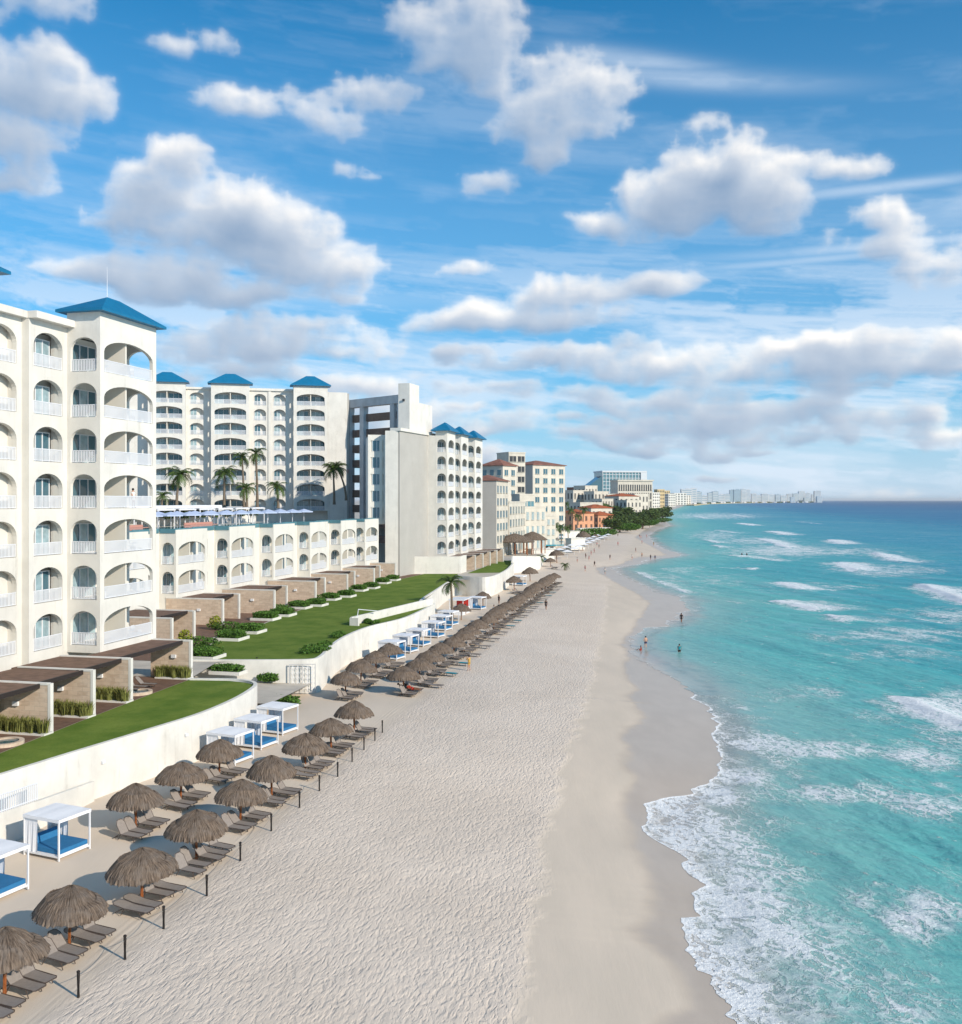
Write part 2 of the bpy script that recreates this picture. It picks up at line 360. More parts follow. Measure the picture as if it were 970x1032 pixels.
dry = q.mix(q.m('MULTIPLY', q.ramp(mid, 0.45, 0.8), 0.18), dry, (0.50, 0.43, 0.37))
dry = q.mix(q.m('MULTIPLY', q.ramp(fine, 0.35, 0.75), 0.14), dry, (0.46, 0.40, 0.34))
smo = q.mix(q.ramp(q.noise(q.v('MULTIPLY', pos, (1.0, 0.3, 1.0)), 0.35, 4, 0.6), 0.3, 0.7), (0.685, 0.575, 0.460), (0.625, 0.530, 0.425))
dry = q.mix(ar, smo, dry)
trk = q.attr('track'); tn = q.noise(q.v('MULTIPLY', pos, (1.0, 0.15, 1.0)), 1.1, 4, 0.6)
trk = q.m('MULTIPLY', trk, q.ramp(tn, 0.42, 0.62)); lin = q.m('SINE', q.m('MULTIPLY', q.attr('rope'), 17.0))
wetc = q.mix(q.ramp(q.noise(q.v('MULTIPLY', pos, (1.0, 0.45, 1.0)), 0.5, 4, 0.6), 0.3, 0.7), (0.50, 0.405, 0.315), (0.55, 0.45, 0.355))
q.l.new(q.mix(aw, dry, wetc), bs.inputs['Base Color'])
q.l.new(q.ramp(aw, 0.0, 1.0, 0.9, 0.34), bs.inputs['Roughness'])
q.l.new(q.ramp(aw, 0.0, 1.0, 0.15, 0.5), bs.inputs['Specular IOR Level'])
# trampled footprints: overlapping dimples
rr_m = q.node('ShaderNodeMapping'); rr_m.inputs['Rotation'].default_value = (0, 0, math.radians(12)); q.l.new(pos, rr_m.inputs['Vector'])
rp = q.v('MULTIPLY', rr_m.outputs[0], (2.9, 1.05, 1.0))
pw = q.v('ADD', rp, q.v('MULTIPLY', q.noise(rp, 1.1, 4, 0.65, 0, True), (1.1, 1.1, 0.0)))
v1 = q.ramp(q.voro(pw, 1.9, 'SMOOTH_F1'), 0.05, 0.55); v2 = q.ramp(q.voro(q.v('ADD', pw, (7.3, 2.1, 0)), 3.3, 'SMOOTH_F1'), 0.05, 0.5)
hgt = q.m('ADD', q.m('ADD', q.m('MULTIPLY', v1, 0.75), q.m('MULTIPLY', v2, 0.42)), q.m('MULTIPLY', q.noise(rp, 4.0, 4, 0.6), 0.5))
rk = q.m('ADD', q.m('MULTIPLY', q.noise(q.v('MULTIPLY', pos, (3.2, 0.35, 1.0)), 1.2, 4, 0.6), 0.18), q.m('MULTIPLY', fine, 0.05))
hh = q.m('ADD', q.m('MULTIPLY', q.m('MULTIPLY', lin, trk), 0.22), q.m('ADD', q.m('MULTIPLY', hgt, q.m('ADD', q.m('MULTIPLY', ar, 0.95), 0.03)), q.m('MULTIPLY', rk, q.m('SUBTRACT', 1.0, aw))))
bn = q.node('ShaderNodeBump'); bn.inputs['Strength'].default_value = 0.62; bn.inputs['Distance'].default_value = 0.07
q.l.new(hh, bn.inputs['Height']); q.l.new(bn.outputs[0], bs.inputs['Normal'])
tag(grid('beach_sand', SX, SY, SZ, m_sand, {'wet': wet, 'rough': rough, 'rope': SX-xrope+0.5*fbm2(SX, SY*.12, 71, 3, .5), 'track': np.clip(1-np.abs((SX-xrope+1.0)/1.3), 0, 1)*(SY < 110)}), kind='structure')

# --- sea
vs = np.concatenate([np.linspace(1300, 1010, 130)[:-1], np.linspace(1010, 560, 640)[:-1], np.linspace(560, 512, 110), 504+np.geomspace(8, 0.35, 40)[1:]])
Yr = (CAMH-SEA)*1000.0/(vs-504.0)
nc = 520; T = np.linspace(0, 1, nc)
WY = np.repeat(Yr[:, None], nc, 1); x0 = Xwj(Yr); x1 = np.maximum(x0+20, 0.86*Yr+30)
tt = 0.75*T+0.25*T**3
WX = x0[:, None]+(x1-x0)[:, None]*tt[None]
U = 485+1000*WX/WY; V = 504+1000*(CAMH-SEA)/WY
dw = WX-x0[:, None]
# perpendicular-ish distance to the shore: smoothed
xs_ = sum(_Xw0(Yr+k*(1.6+0.006*Yr)) for k in range(-5, 6))/11.0; dws = np.maximum(WX-xs_[:, None], 0)
c_, s_ = math.cos(math.radians(17)), math.sin(math.radians(17))       # crests run 17 deg left of the view axis
A_ = WX*c_+WY*s_; B_ = -WX*s_+WY*c_                                    # A across the crests, B along them
wob = (fbm2(A_*0.02, B_*0.008, 21, 3)-.5)*26
amp = np.clip(dws/16, 0, 1)*np.clip(1-WY/900, 0, 1)
Z = 0.16*np.sin(2*np.pi*(A_+wob)/13.0)*amp + 0.09*np.sin(2*np.pi*(A_+wob*1.4+3)/6.1)*amp
rip = (fbm2(A_*0.85, B_*0.28, 22, 4)-.5)
Z += rip*0.28*amp*np.clip(1-WY/300, 0, 1)
foam = np.zeros_like(WX); solid = np.zeros_like(WX)
def line_d(pts):
    best = np.full(WX.shape, 1e9); sgn = np.zeros_like(WX); par = np.zeros_like(WX)
    P = [px(u, v, SEA) for u, v in pts]; L = len(P)-1
    for i in range(L):
        a, b = P[i], P[i+1]; dx, dy = b.x-a.x, b.y-a.y; l2 = dx*dx+dy*dy
        t = ((WX-a.x)*dx+(WY-a.y)*dy)/l2; tc_ = np.clip(t, 0, 1)
        ex, ey = WX-(a.x+tc_*dx), WY-(a.y+tc_*dy); d = np.hypot(ex, ey); m_ = d < best
        best = np.where(m_, d, best); cr = ((WX-a.x)*dy-(WY-a.y)*dx)/math.sqrt(l2)
        sgn = np.where(m_, np.sign(cr)*d, sgn); par = np.where(m_, (i+tc_)/L, par)
    return best, sgn, par
# crest line from far end to near end, height, foam on the breaking part, width of the foam
BR = [([(905,700),(922,708),(945,722),(975,733),(1010,748)],0.75,1.0,2.6),
 ([(790,662),(830,674),(861,686),(900,702)],0.42,0.25,0.9),
 ([(925,588),(940,594),(970,605),(1000,614)],0.8,1.0,2.6),
 ([(880,557),(893,561),(912,568)],0.8,1.0,2.6),([(912,568),(950,577),(985,582)],0.6,0.0,1),
 ([(845,566),(856,571),(867,577)],0.6,1.0,3.4),
 ([(836,543.5),(846,547),(856,549)],0.7,1.0,3.2),
 ([(783,586),(797,590),(815,596)],0.6,1.0,2.2),
 ([(778,605),(800,609),(834,617)],0.6,1.0,2.0),
 ([(834,619),(846,624),(858,628)],0.5,0.9,1.5),([(858,628),(900,640),(970,652)],0.35,0.3,1.6),
 ([(762,542),(782,547),(802,554.5)],0.6,1.0,2.6),([(774,535),(786,537),(799,540)],0.6,1.0,3.0),
 ([(742,527),(764,530)],0.6,1.0,3.0),([(708,543.5),(728,548)],0.5,0.9,1.6),([(720,549),(730,553)],0.5,0.8,1.4),
 ([(732,559),(760,562),(796,567)],0.5,0.85,1.4),([(750,574),(765,573)],0.5,0.9,1.4),
 ([(700,520),(715,523)],0.5,.8,3),([(735,518),(760,522)],0.5,.8,3),([(800,525),(830,529)],0.5,.5,2.5),([(720,534),(745,538)],0.5,.7,2.0),
 ([(655,583),(680,592),(700,600)],0.15,0.7,0.9),([(690,600),(720,604),(770,612)],0.2,0.35,1.0),([(640,575),(660,585)],0.15,0.8,0.8)]
for pts, h, fo, wdt in BR:
    d, sg, pr = line_d(pts)
    env = np.clip(np.minimum(pr, 1-pr)*5+0.12, 0, 1)*(d < 40)
    wv = (fbm2(WX, WY, 31, 4, .55)-.5)*2.0*wdt
    near_y = px(*pts[0], SEA).y
    sc = 1.0 if near_y < 400 else 1.6
    front = np.where(sg > 0, 0.9, 2.4)                                # steep shoreward face, long back
    Z += 0.6*h*env*np.exp(-(sg/(1.3*front*sc))**2)*(fo+0.6)/1.6
    sh = np.exp(-((sg-0.3*wdt)/(wdt*0.62))**2*1.0)
    solid = np.maximum(solid, fo*env*np.clip(sh*1.7+wv*0.35/wdt-0.25, 0, 1.1)*(fo > 0.5))
    foam = np.maximum(foam, fo*env*np.exp(-((sg+wdt*0.6)/(wdt*2.6))**2)*0.75)
    foam = np.maximum(foam, 0.42*fo*np.exp(-((sg+6*1)/(7.0))**2)*(d < 24)*env)
# loose foam left lying on the water
FP = [(700,850,75,42,.80),(740,905,85,48,.72),(760,960,95,50,.66),(735,1010,80,55,.75),(840,985,130,50,.50),(900,1020,100,40,.46),(925,925,52,34,.72),(830,930,150,90,.50),(930,870,60,40,.42),(880,950,80,26,.5),
 (800,880,55,22,.62),(850,905,60,22,.6),(770,748,42,12,.70),(830,756,70,14,.62),(930,760,60,18,.62),(760,780,62,16,.62),(850,800,90,15,.60),(930,815,55,20,.62),(780,835,46,12,.66),
 (905,790,80,9,.45),(790,760,120,9,.4),(725,800,30,20,.8),(900,720,45,14,.5),(910,640,90,9,.55),(860,640,60,7,.45),(900,660,90,10,.36),
 (790,555,70,7,.6),(850,556,60,5,.5),(760,545,50,5,.5),(720,540,34,7,.45),(900,575,60,7,.5),(950,620,60,9,.5),(720,585,60,8,.30),(690,575,30,6,.4),(720,520,60,4,.5),(830,592,80,6,.35),
 (710,648,60,30,.16),(800,700,90,12,.32),(880,880,90,60,.25),(960,700,40,9,.5),(700,760,12,26,.55)]
for (u, v, ru, rv, st) in FP:
    r2 = ((U-u)/ru)**2+((V-v)/rv)**2; foam = np.maximum(foam, st*np.exp(-r2*0.9))
HOLE = [(850,850,85,34,.85),(910,860,70,26,.7),(800,730,80,12,.6),(860,775,50,7,.5),(880,975,30,8,.3)]
for (u, v, ru, rv, st) in HOLE:
    r2 = ((U-u)/ru)**2+((V-v)/rv)**2; foam *= 1-st*np.exp(-r2)
swash = np.where(V > 782, 1.0, np.where((V > 700) , 0.6, np.where(V > 640, 0.1, 0.45)))
foam = np.maximum(foam, swash*np.clip(1-dw/(8.5), 0, 1)**0.6*0.66)
rim = np.clip(1-dw/(0.12+0.75*fbm2(WX, WY, 41, 3, 1.2)+0.0012*WY), 0, 1)*np.where(V > 700, 1.0, np.where(V > 640, .35, .55))*(V > 520)
solid = np.maximum(solid, rim)
foam = np.clip(foam + (fbm2(WX*0.5, WY*0.5, 51, 4)-.5)*0.35*(foam > 0.05), 0, 1)
swm = np.clip(dw/2.0, 0, 1)
zs_ = zsand_arr(WX, WY)
Z = SEA + Z*swm + solid*0.05
eb = np.clip((dw-0.4)/2.6, 0, 1); Z = (zs_+0.010+0.006*solid)*(1-eb)+np.maximum(Z, zs_+0.03)*eb
dep = np.clip(dws, 0, 4000)
dark = np.zeros_like(WX)                                              # the wet step under the little shore break
for (u, v, ru, rv, st) in [(716,745,9,40,1.0),(733,752,12,36,.6),(697,705,12,9,.9),(706,716,10,10,.9)]:
    dark = np.maximum(dark, st*np.exp(-(((U-u)/ru)**2+((V-v)/rv)**2)))
m_sea = bpy.data.materials.new('sea_water'); m_sea.use_nodes = True; q = NG(m_sea.node_tree); bs = m_sea.node_tree.nodes['Principled BSDF']
geo = q.node('ShaderNodeNewGeometry'); pos = geo.outputs['Position']
rotm = q.node('ShaderNodeMapping'); rotm.inputs['Rotation'].default_value = (0, 0, math.radians(-17)); q.l.new(pos, rotm.inputs['Vector'])
wp = rotm.outputs[0]
rot2 = q.node('ShaderNodeMapping'); rot2.inputs['Rotation'].default_value = (0, 0, math.radians(-52)); q.l.new(pos, rot2.inputs['Vector'])
wq = rot2.outputs[0]
ad, af, asld, ash = q.attr('dist'), q.attr('foam'), q.attr('solid'), q.attr('silt')
pn = q.noise(q.v('MULTIPLY', wp, (1.0, 0.30, 1.0)), 0.05, 5, 0.6, 0.6); pn2 = q.noise(q.v('MULTIPLY', wp, (1.0, 0.25, 1.0)), 0.012, 4, 0.6)
adj = q.m('ADD', ad, q.m('MULTIPLY', q.m('SUBTRACT', pn, 0.5), q.m('ADD', 10.0, q.m('MULTIPLY', ad, 0.5))))
cr = q.node('ShaderNodeValToRGB'); cr.color_ramp.interpolation = 'EASE'
els = cr.color_ramp.elements
stops = [(0.0,(0.50,0.45,0.39)),(0.07,(0.37,0.45,0.40)),(0.16,(0.22,0.52,0.465)),(0.29,(0.13,0.495,0.465)),(0.45,(0.055,0.405,0.44)),(0.61,(0.015,0.295,0.415)),(0.77,(0.003,0.165,0.335)),(0.92,(0.001,0.105,0.27)),(1.0,(0.001,0.080,0.215))]
els[0].position = 0; els[0].color = (*stops[0][1], 1); els[1].position = 1; els[1].color = (*stops[-1][1], 1)
for p_, c_2 in stops[1:-1]:
    e_ = els.new(p_); e_.color = (*c_2, 1)
fac = q.m('DIVIDE', q.m('LOGARITHM', q.m('ADD', 1.0, q.m('DIVIDE', q.m('MAXIMUM', adj, 0.0), 4.0)), math.e), math.log(1+1500/4.0))
q.l.new(fac, cr.inputs[0]); wcol = cr.outputs[0]
streak = q.noise(q.v('MULTIPLY', wq, (1.0, 0.38, 1.0)), 0.75, 7, 0.66, 0.5)
wcol = q.mix(q.m('MULTIPLY', q.ramp(streak, 0.48, 0.72), 0.55), wcol, q.mix(1.0, wcol, (0.40, 0.66, 0.76), 'MULTIPLY'))
wcol = q.mix(q.m('MULTIPLY', q.ramp(pn, 0.5, 0.75), 0.35), wcol, q.mix(1.0, wcol, (0.55, 0.85, 0.95), 'MULTIPLY'))
wcol = q.mix(q.m('MULTIPLY', q.ramp(pn2, 0.50, 0.7), q.ramp(ad, 15.0, 70.0, 0.0, 0.3)), wcol, (0.17, 0.42, 0.46))
wcol = q.mix(q.m('MULTIPLY', q.ramp(q.noise(q.v('MULTIPLY', wq, (1.0, 0.30, 1.0)), 0.20, 6, 0.66, 0.8), 0.50, 0.70), q.ramp(ad, 3.0, 30.0, 0.0, 0.30)), wcol, (0.42, 0.60, 0.70))
wcol = q.mix(ash, wcol, (0.17, 0.19, 0.19))
# lace of foam
dv = q.v('ADD', wp, q.v('MULTIPLY', q.v('SUBTRACT', q.noise(wp, 0.75, 5, 0.62, 0, True), (0.5, 0.5, 0.5)), (2.2, 3.4, 0.0)))
sv_ = q.v('MULTIPLY', dv, (1.0, 0.55, 0.0))
e1 = q.voro(sv_, 1.6, 'DISTANCE_TO_EDGE'); e2 = q.voro(q.v('ADD', sv_, (3.0, 9.0, 0.0)), 4.4, 'DISTANCE_TO_EDGE')
fn = q.noise(q.v('MULTIPLY', wq, (1.0, 0.6, 1.0)), 1.6, 8, 0.70, 0.6)
fn3 = q.noise(q.v('MULTIPLY', wp, (1.0, 0.35, 1.0)), 0.35, 4, 0.6, 0.4)
l1 = q.ramp(q.m('SUBTRACT', q.m('MULTIPLY', af, 0.30), e1), -0.035, 0.06)
l2 = q.ramp(q.m('SUBTRACT', q.m('MULTIPLY', af, 0.16), e2), -0.04, 0.05)
l3 = q.ramp(q.m('ADD', fn, q.m('MULTIPLY', af, 0.32)), 0.70, 0.92)
msk = q.ramp(q.m('ADD', q.m('ADD', fn3, q.m('MULTIPLY', fn, 0.55)), q.m('MULTIPLY', af, 0.75)), 0.86, 1.30)
lace = q.m('MULTIPLY', q.m('MAXIMUM', q.m('MAXIMUM', l1, q.m('MULTIPLY', l2, 0.75)), l3), msk)
lace = q.m('MULTIPLY', lace, q.ramp(af, 0.04, 0.30))
film = q.m('MULTIPLY', q.ramp(q.m('ADD', fn3, q.m('MULTIPLY', fn, 0.3)), 0.45, 0.95), q.ramp(af, 0.1, 0.7, 0.0, 0.30))   # thin milky bubbles
cl2 = q.noise(q.v('MULTIPLY', wq, (1.0, 0.7, 1.0)), 0.42, 5, 0.7, 0.8)
sol = q.ramp(q.m('ADD', q.m('MULTIPLY', asld, 0.80), q.m('ADD', q.m('MULTIPLY', q.m('SUBTRACT', fn, 0.5), 2.0), q.m('MULTIPLY', q.m('SUBTRACT', cl2, 0.5), 1.6))), 0.25, 0.70)
ff = q.m('MAXIMUM', q.m('MAXIMUM', q.m('MULTIPLY', lace, 0.92), film), sol)
fcol2 = q.mix(q.ramp(q.noise(wp, 3.0, 4, 0.6), 0.3, 0.7), (0.86, 0.87, 0.87), (0.95, 0.95, 0.94))
q.l.new(q.mix(ff, wcol, fcol2), bs.inputs['Base Color'])
bs.inputs['Roughness'].default_value = 0.9; bs.inputs['Specular IOR Level'].default_value = 0.0
w1 = q.noise(q.v('MULTIPLY', wq, (1.0, 0.42, 1.0)), 1.1, 6, 0.6, 0.4); w2 = q.noise(q.v('MULTIPLY', wq, (1.0, 0.5, 1.0)), 4.0, 5, 0.65)
w0 = q.noise(q.v('MULTIPLY', wp, (1.0, 0.25, 1.0)), 0.16, 4, 0.6, 0.3)
calm = q.ramp(ad, 0.0, 14.0, 0.12, 1.0)
hs_ = q.m('ADD', q.m('ADD', q.m('MULTIPLY', w1, 0.55), q.m('MULTIPLY', w2, 0.12)), q.m('MULTIPLY', w0, 1.6))
hs_ = q.m('ADD', q.m('MULTIPLY', hs_, calm), q.m('MULTIPLY', q.m('MULTIPLY', ff, q.noise(pos, 2.6, 6, 0.7)), 0.38))
bn = q.node('ShaderNodeBump'); bn.inputs['Strength'].default_value = 0.9; bn.inputs['Distance'].default_value = 0.55
q.l.new(hs_, bn.inputs['Height']); q.l.new(bn.outputs[0], bs.inputs['Normal'])
fr = q.node('ShaderNodeFresnel'); fr.inputs['IOR'].default_value = 1.33; q.l.new(bn.outputs[0], fr.inputs['Normal'])
gl = q.node('ShaderNodeBsdfGlossy'); q.l.new(q.ramp(ad, 0.0, 300.0, 0.10, 0.30), gl.inputs['Roughness']); q.l.new(bn.outputs[0], gl.inputs['Normal'])
mx = q.node('ShaderNodeMixShader'); gf = q.m('MULTIPLY', q.m('MINIMUM', fr.outputs[0], q.ramp(ad, 0.0, 25.0, 0.34, 0.20)), q.m('SUBTRACT', 1.0, ff, clamp=True))
q.l.new(gf, mx.inputs[0]); q.l.new(bs.outputs[0], mx.inputs[1]); q.l.new(gl.outputs[0], mx.inputs[2])
q.l.new(mx.outputs[0], m_sea.node_tree.nodes['Material Output'].inputs['Surface'])
tag(grid('sea', WX, WY, Z, m_sea, {'dist': dep, 'foam': foam, 'solid': solid, 'silt': dark}), kind='structure')

# --- land behind the beach
m_pave = mat('paving', (0.52, 0.47, 0.40), 0.85, 0.2, 0.18, 0.35, 0.2, 6)
ys = np.unique(np.concatenate([np.linspace(20, 160, 281), np.array([b[0] for b in bw]), np.linspace(160, 1000, 160), np.geomspace(1000, 60000, 80)]))
T = np.array([0, .3, .6, .85, .95, 1.0]); xb = Xb(ys)-0.25; xw_ = -2.0*ys-400
LX = xw_[:, None]+(xb-xw_)[:, None]*T[None]; LY = np.repeat(ys[:, None], 6, 1)
zl = np.interp(ys, [0, 260, 330, 700, 60000], [3.2, 3.2, 2.2, 1.6, 1.6])
LZ = np.repeat(zl[:, None], 6, 1); LZ[:, -1] -= 0.0
tag(grid('land_ground', LX, LY, LZ, m_pave, smooth=False), kind='structure')
def zland(y): return float(np.interp(y, [0, 260, 330, 700, 60000], [3.2, 3.2, 2.2, 1.6, 1.6]))
# ------------------------------------------------------------------ materials
M = {}
M['cream'] = mat('cream_stucco', (0.70, 0.675, 0.62), 0.85, 0.2, 0.09, 0.4, 0.15, 8)
M['cream2'] = mat('ivory_stucco', (0.72, 0.695, 0.635), 0.85, 0.2, 0.06, 0.3)
M['grey_wall'] = mat('grey_and_shade_stucco', (0.43, 0.415, 0.385), 0.9, 0.2, 0.07, 0.25)  # grey for the end wall; on the rear wing's side, painted shade
M['white'] = mat('white_paint', (0.74, 0.745, 0.76), 0.5, 0.4)
M['white_wall'] = mat('white_render', (0.70, 0.68, 0.63), 0.85, 0.2, 0.12, 0.5, 0.15, 5)
M['rail'] = mat('white_railing_paint', (0.72, 0.735, 0.77), 0.4, 0.4)
M['inner'] = mat('balcony_render', (0.70, 0.66, 0.58), 0.9, 0.1)
M['blue_roof'] = mat('blue_roof_sheet', (0.005, 0.15, 0.30), 0.5, 0.4, 0.12, 1.2)
M['glass'] = mat('window_glass', (0.05, 0.13, 0.17), 0.08, 0.9)
M['curtain'] = mat('curtained_glass', (0.30, 0.42, 0.46), 0.12, 0.7, 0.3, 1.3)
M['dark'] = mat('dark_opening', (0.03, 0.035, 0.04), 0.4, 0.3)
M['brown'] = mat('brown_deck', (0.19, 0.115, 0.08), 0.75, 0.2, 0.3, 1.5)
M['fascia'] = mat('dark_fascia', (0.03, 0.022, 0.02), 0.6, 0.3)
M['grass_blade'] = mat('ornamental_grass', (0.20, 0.21, 0.06), 0.8, 0.1, 0.4, 3)
M['hedge'] = mat('hedge_leaves', (0.075, 0.16, 0.025), 0.7, 0.2, 0.45, 2.5)
M['hedge_y'] = mat('yellow_green_leaves', (0.26, 0.28, 0.03), 0.7, 0.2, 0.4, 3)
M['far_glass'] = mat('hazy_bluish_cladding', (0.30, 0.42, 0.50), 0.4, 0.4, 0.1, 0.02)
M['beige_far'] = mat('beige_render', (0.60, 0.555, 0.475), 0.85, 0.2, 0.15, 0.3)
M['tile_dull'] = mat('faded_red_tiles', (0.27, 0.125, 0.09), 0.85, 0.2, 0.3, 0.6)
M['wood'] = mat('orange_wood_post', (0.30, 0.10, 0.030), 0.6, 0.3, 0.3, 6)
M['taupe'] = mat('taupe_sling', (0.275, 0.24, 0.215), 0.8, 0.2, 0.1, 8)
M['lframe'] = mat('dark_brown_frame', (0.075, 0.055, 0.045), 0.5, 0.4)
M['blue_pad'] = mat('blue_mattress', (0.03, 0.165, 0.35), 0.85, 0.2, 0.1, 3)
M['teal'] = mat('teal_towel', (0.01, 0.26, 0.33), 0.9, 0.1)
M['sheer'] = mat('white_canvas', (0.78, 0.79, 0.82), 0.85, 0.1)
M['post'] = mat('black_post', (0.02, 0.017, 0.016), 0.6, 0.3)
M['trunk'] = mat('palm_trunk', (0.20, 0.16, 0.12), 0.9, 0.1, 0.3, 6)
M['frond'] = mat('palm_frond', (0.075, 0.125, 0.025), 0.55, 0.3, 0.4, 1.5)
M['leaf_dark'] = mat('broadleaf_foliage', (0.075, 0.115, 0.030), 0.7, 0.2, 0.5, 0.5)
M['lavender'] = mat('pale_blue_parasol', (0.47, 0.55, 0.72), 0.85, 0.1)
M['pool'] = mat('pool_water', (0.03, 0.28, 0.36), 0.06, 0.8, 0.2, 0.8)
M['teal_glass'] = mat('teal_glass_panel', (0.10, 0.23, 0.27), 0.06, 0.9, 0.2, 0.6)
M['coral'] = mat('coral_canvas', (0.50, 0.27, 0.22), 0.85, 0.1)
M['concrete'] = mat('grey_concrete', (0.52, 0.52, 0.52), 0.85, 0.2, 0.15, 0.4)
M['brownbeam'] = mat('brown_slab_edge', (0.20, 0.135, 0.105), 0.8, 0.2, 0.2, 0.6)
M['red_tile'] = mat('red_roof_tiles', (0.24, 0.075, 0.05), 0.8, 0.2, 0.3, 0.8)
M['terracotta'] = mat('terracotta_tiles', (0.42, 0.12, 0.05), 0.8, 0.2, 0.3, 0.8)
M['orange_wall'] = mat('orange_render', (0.62, 0.32, 0.19), 0.85, 0.2, 0.1, 0.5)
M['yellow_wall'] = mat('yellow_render', (0.60, 0.46, 0.25), 0.85, 0.2, 0.1, 0.5)
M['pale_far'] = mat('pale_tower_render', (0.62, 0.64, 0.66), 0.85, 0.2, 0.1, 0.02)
M['skin'] = mat('skin', (0.50, 0.28, 0.19), 0.6, 0.3)
M['skin2'] = mat('tanned_skin', (0.26, 0.13, 0.08), 0.6, 0.3)
M['hair'] = mat('dark_hair', (0.02, 0.014, 0.01), 0.6, 0.3)
for n_, c_3 in (('cloth_navy', (0.02, 0.04, 0.12)), ('cloth_red', (0.45, 0.04, 0.03)), ('cloth_white', (0.75, 0.74, 0.72)), ('cloth_teal', (0.02, 0.25, 0.3)), ('cloth_yellow', (0.52, 0.33, 0.07)), ('cloth_black', (0.02, 0.02, 0.025)), ('cloth_pink', (0.55, 0.2, 0.22))):
    M[n_] = mat(n_, c_3, 0.85, 0.1)

def streak(m, amt):
    nt = m.node_tree; q = NG(nt); b = nt.nodes['Principled BSDF']; src = b.inputs['Base Color'].links[0].from_socket
    geo = q.node('ShaderNodeNewGeometry'); p = geo.outputs['Position']
    n = q.noise(q.v('MULTIPLY', p, (1.6, 1.6, 0.10)), 1.0, 6, 0.7); n2 = q.noise(p, 0.9, 5, 0.7)
    f = q.m('MULTIPLY', q.m('MULTIPLY', q.ramp(n, 0.50, 0.78), q.ramp(n2, 0.35, 0.65)), amt)
    nt.links.new(q.mix(f, src, (0.36, 0.33, 0.28)), b.inputs['Base Color'])
for k_, a_m in (('cream', .55), ('cream2', .5), ('grey_wall', .4), ('white_wall', .55)): streak(M[k_], a_m)
def stone_mat():
    m = bpy.data.materials.new('travertine_blocks'); m.use_nodes = True; q = NG(m.node_tree); b = m.node_tree.nodes['Principled BSDF']
    geo = q.node('ShaderNodeNewGeometry'); s = q.sep(geo.outputs['Position'])
    br = q.node('ShaderNodeTexBrick'); br.inputs['Scale'].default_value = 1.0; br.inputs['Brick Width'].default_value = 0.62; br.inputs['Row Height'].default_value = 0.31
    br.inputs['Mortar Size'].default_value = 0.012; br.inputs['Color1'].default_value = (0.64, 0.50, 0.38, 1); br.inputs['Color2'].default_value = (0.50, 0.375, 0.275, 1); br.inputs['Mortar'].default_value = (0.42, 0.33, 0.25, 1)
    q.l.new(q.xyz(q.m('ADD', s[0], q.m('MULTIPLY', s[1], 0.9)), s[2], 0.0), br.inputs['Vector'])
    n = q.noise(q.v('MULTIPLY', geo.outputs['Position'], (1.0, 1.0, 2.2)), 1.7, 6, 0.65)
    c = q.mix(q.m('MULTIPLY', q.ramp(n, 0.35, 0.7), 0.55), br.outputs['Color'], (0.70, 0.58, 0.46))
    q.l.new(c, b.inputs['Base Color']); b.inputs['Roughness'].default_value = 0.85; return m
M['stone'] = stone_mat()
def lawn_mat():
    m = bpy.data.materials.new('lawn_turf'); m.use_nodes = True; q = NG(m.node_tree); b = m.node_tree.nodes['Principled BSDF']
    geo = q.node('ShaderNodeNewGeometry'); p = geo.outputs['Position']; s = q.sep(p)
    st = q.m('SINE', q.m('MULTIPLY', q.m('ADD', q.m('MULTIPLY', s[0], 0.97), q.m('MULTIPLY', s[1], -0.23)), 3.4))
    n = q.noise(p, 0.28, 5, 0.65); n2 = q.noise(p, 7.0, 5, 0.7)
    c = q.mix(q.ramp(n, 0.3, 0.72), (0.095, 0.165, 0.022), (0.185, 0.245, 0.045))
    c = q.mix(q.ramp(st, -0.6, 0.6, 0.0, 0.16), c, (0.19, 0.235, 0.04))
    c = q.mix(q.m('MULTIPLY', q.ramp(n2, 0.4, 0.75), 0.4), c, (0.055, 0.105, 0.012))
    q.l.new(c, b.inputs['Base Color']); b.inputs['Roughness'].default_value = 0.95; b.inputs['Specular IOR Level'].default_value = 0.1
    bn = q.node('ShaderNodeBump'); bn.inputs['Strength'].default_value = 0.8; bn.inputs['Distance'].default_value = 0.05
    q.l.new(q.noise(p, 25.0, 3, 0.6), bn.inputs['Height']); q.l.new(bn.outputs[0], b.inputs['Normal']); return m
M['lawn'] = lawn_mat()
def thatch_mat():
    m = bpy.data.materials.new('palm_thatch'); m.use_nodes = True; q = NG(m.node_tree); b = m.node_tree.nodes['Principled BSDF']
    t = q.node('ShaderNodeTexCoord'); s = q.sep(t.outputs['Object'])
    a = q.m('ARCTAN2', s[1], s[0]); r = q.m('SQRT', q.m('ADD', q.m('MULTIPLY', s[0], s[0]), q.m('MULTIPLY', s[1], s[1])))
    n = q.noise(q.xyz(q.m('MULTIPLY', a, 16.0), q.m('MULTIPLY', r, 1.3), s[2]), 1.6, 5, 0.7); n2 = q.noise(t.outputs['Object'], 2.2, 4, 0.6)
    c = q.mix(q.ramp(n, 0.32, 0.72), (0.060, 0.043, 0.033), (0.27, 0.205, 0.155))
    c = q.mix(q.m('MULTIPLY', q.ramp(n2, 0.4, 0.7), 0.35), c, (0.22, 0.195, 0.175))
    q.l.new(c, b.inputs['Base Color']); b.inputs['Roughness'].default_value = 0.95; b.inputs['Specular IOR Level'].default_value = 0.08
    bn = q.node('ShaderNodeBump'); bn.inputs['Strength'].default_value = 0.9; bn.inputs['Distance'].default_value = 0.06
    q.l.new(n, bn.inputs['Height']); q.l.new(bn.outputs[0], b.inputs['Normal']); return m
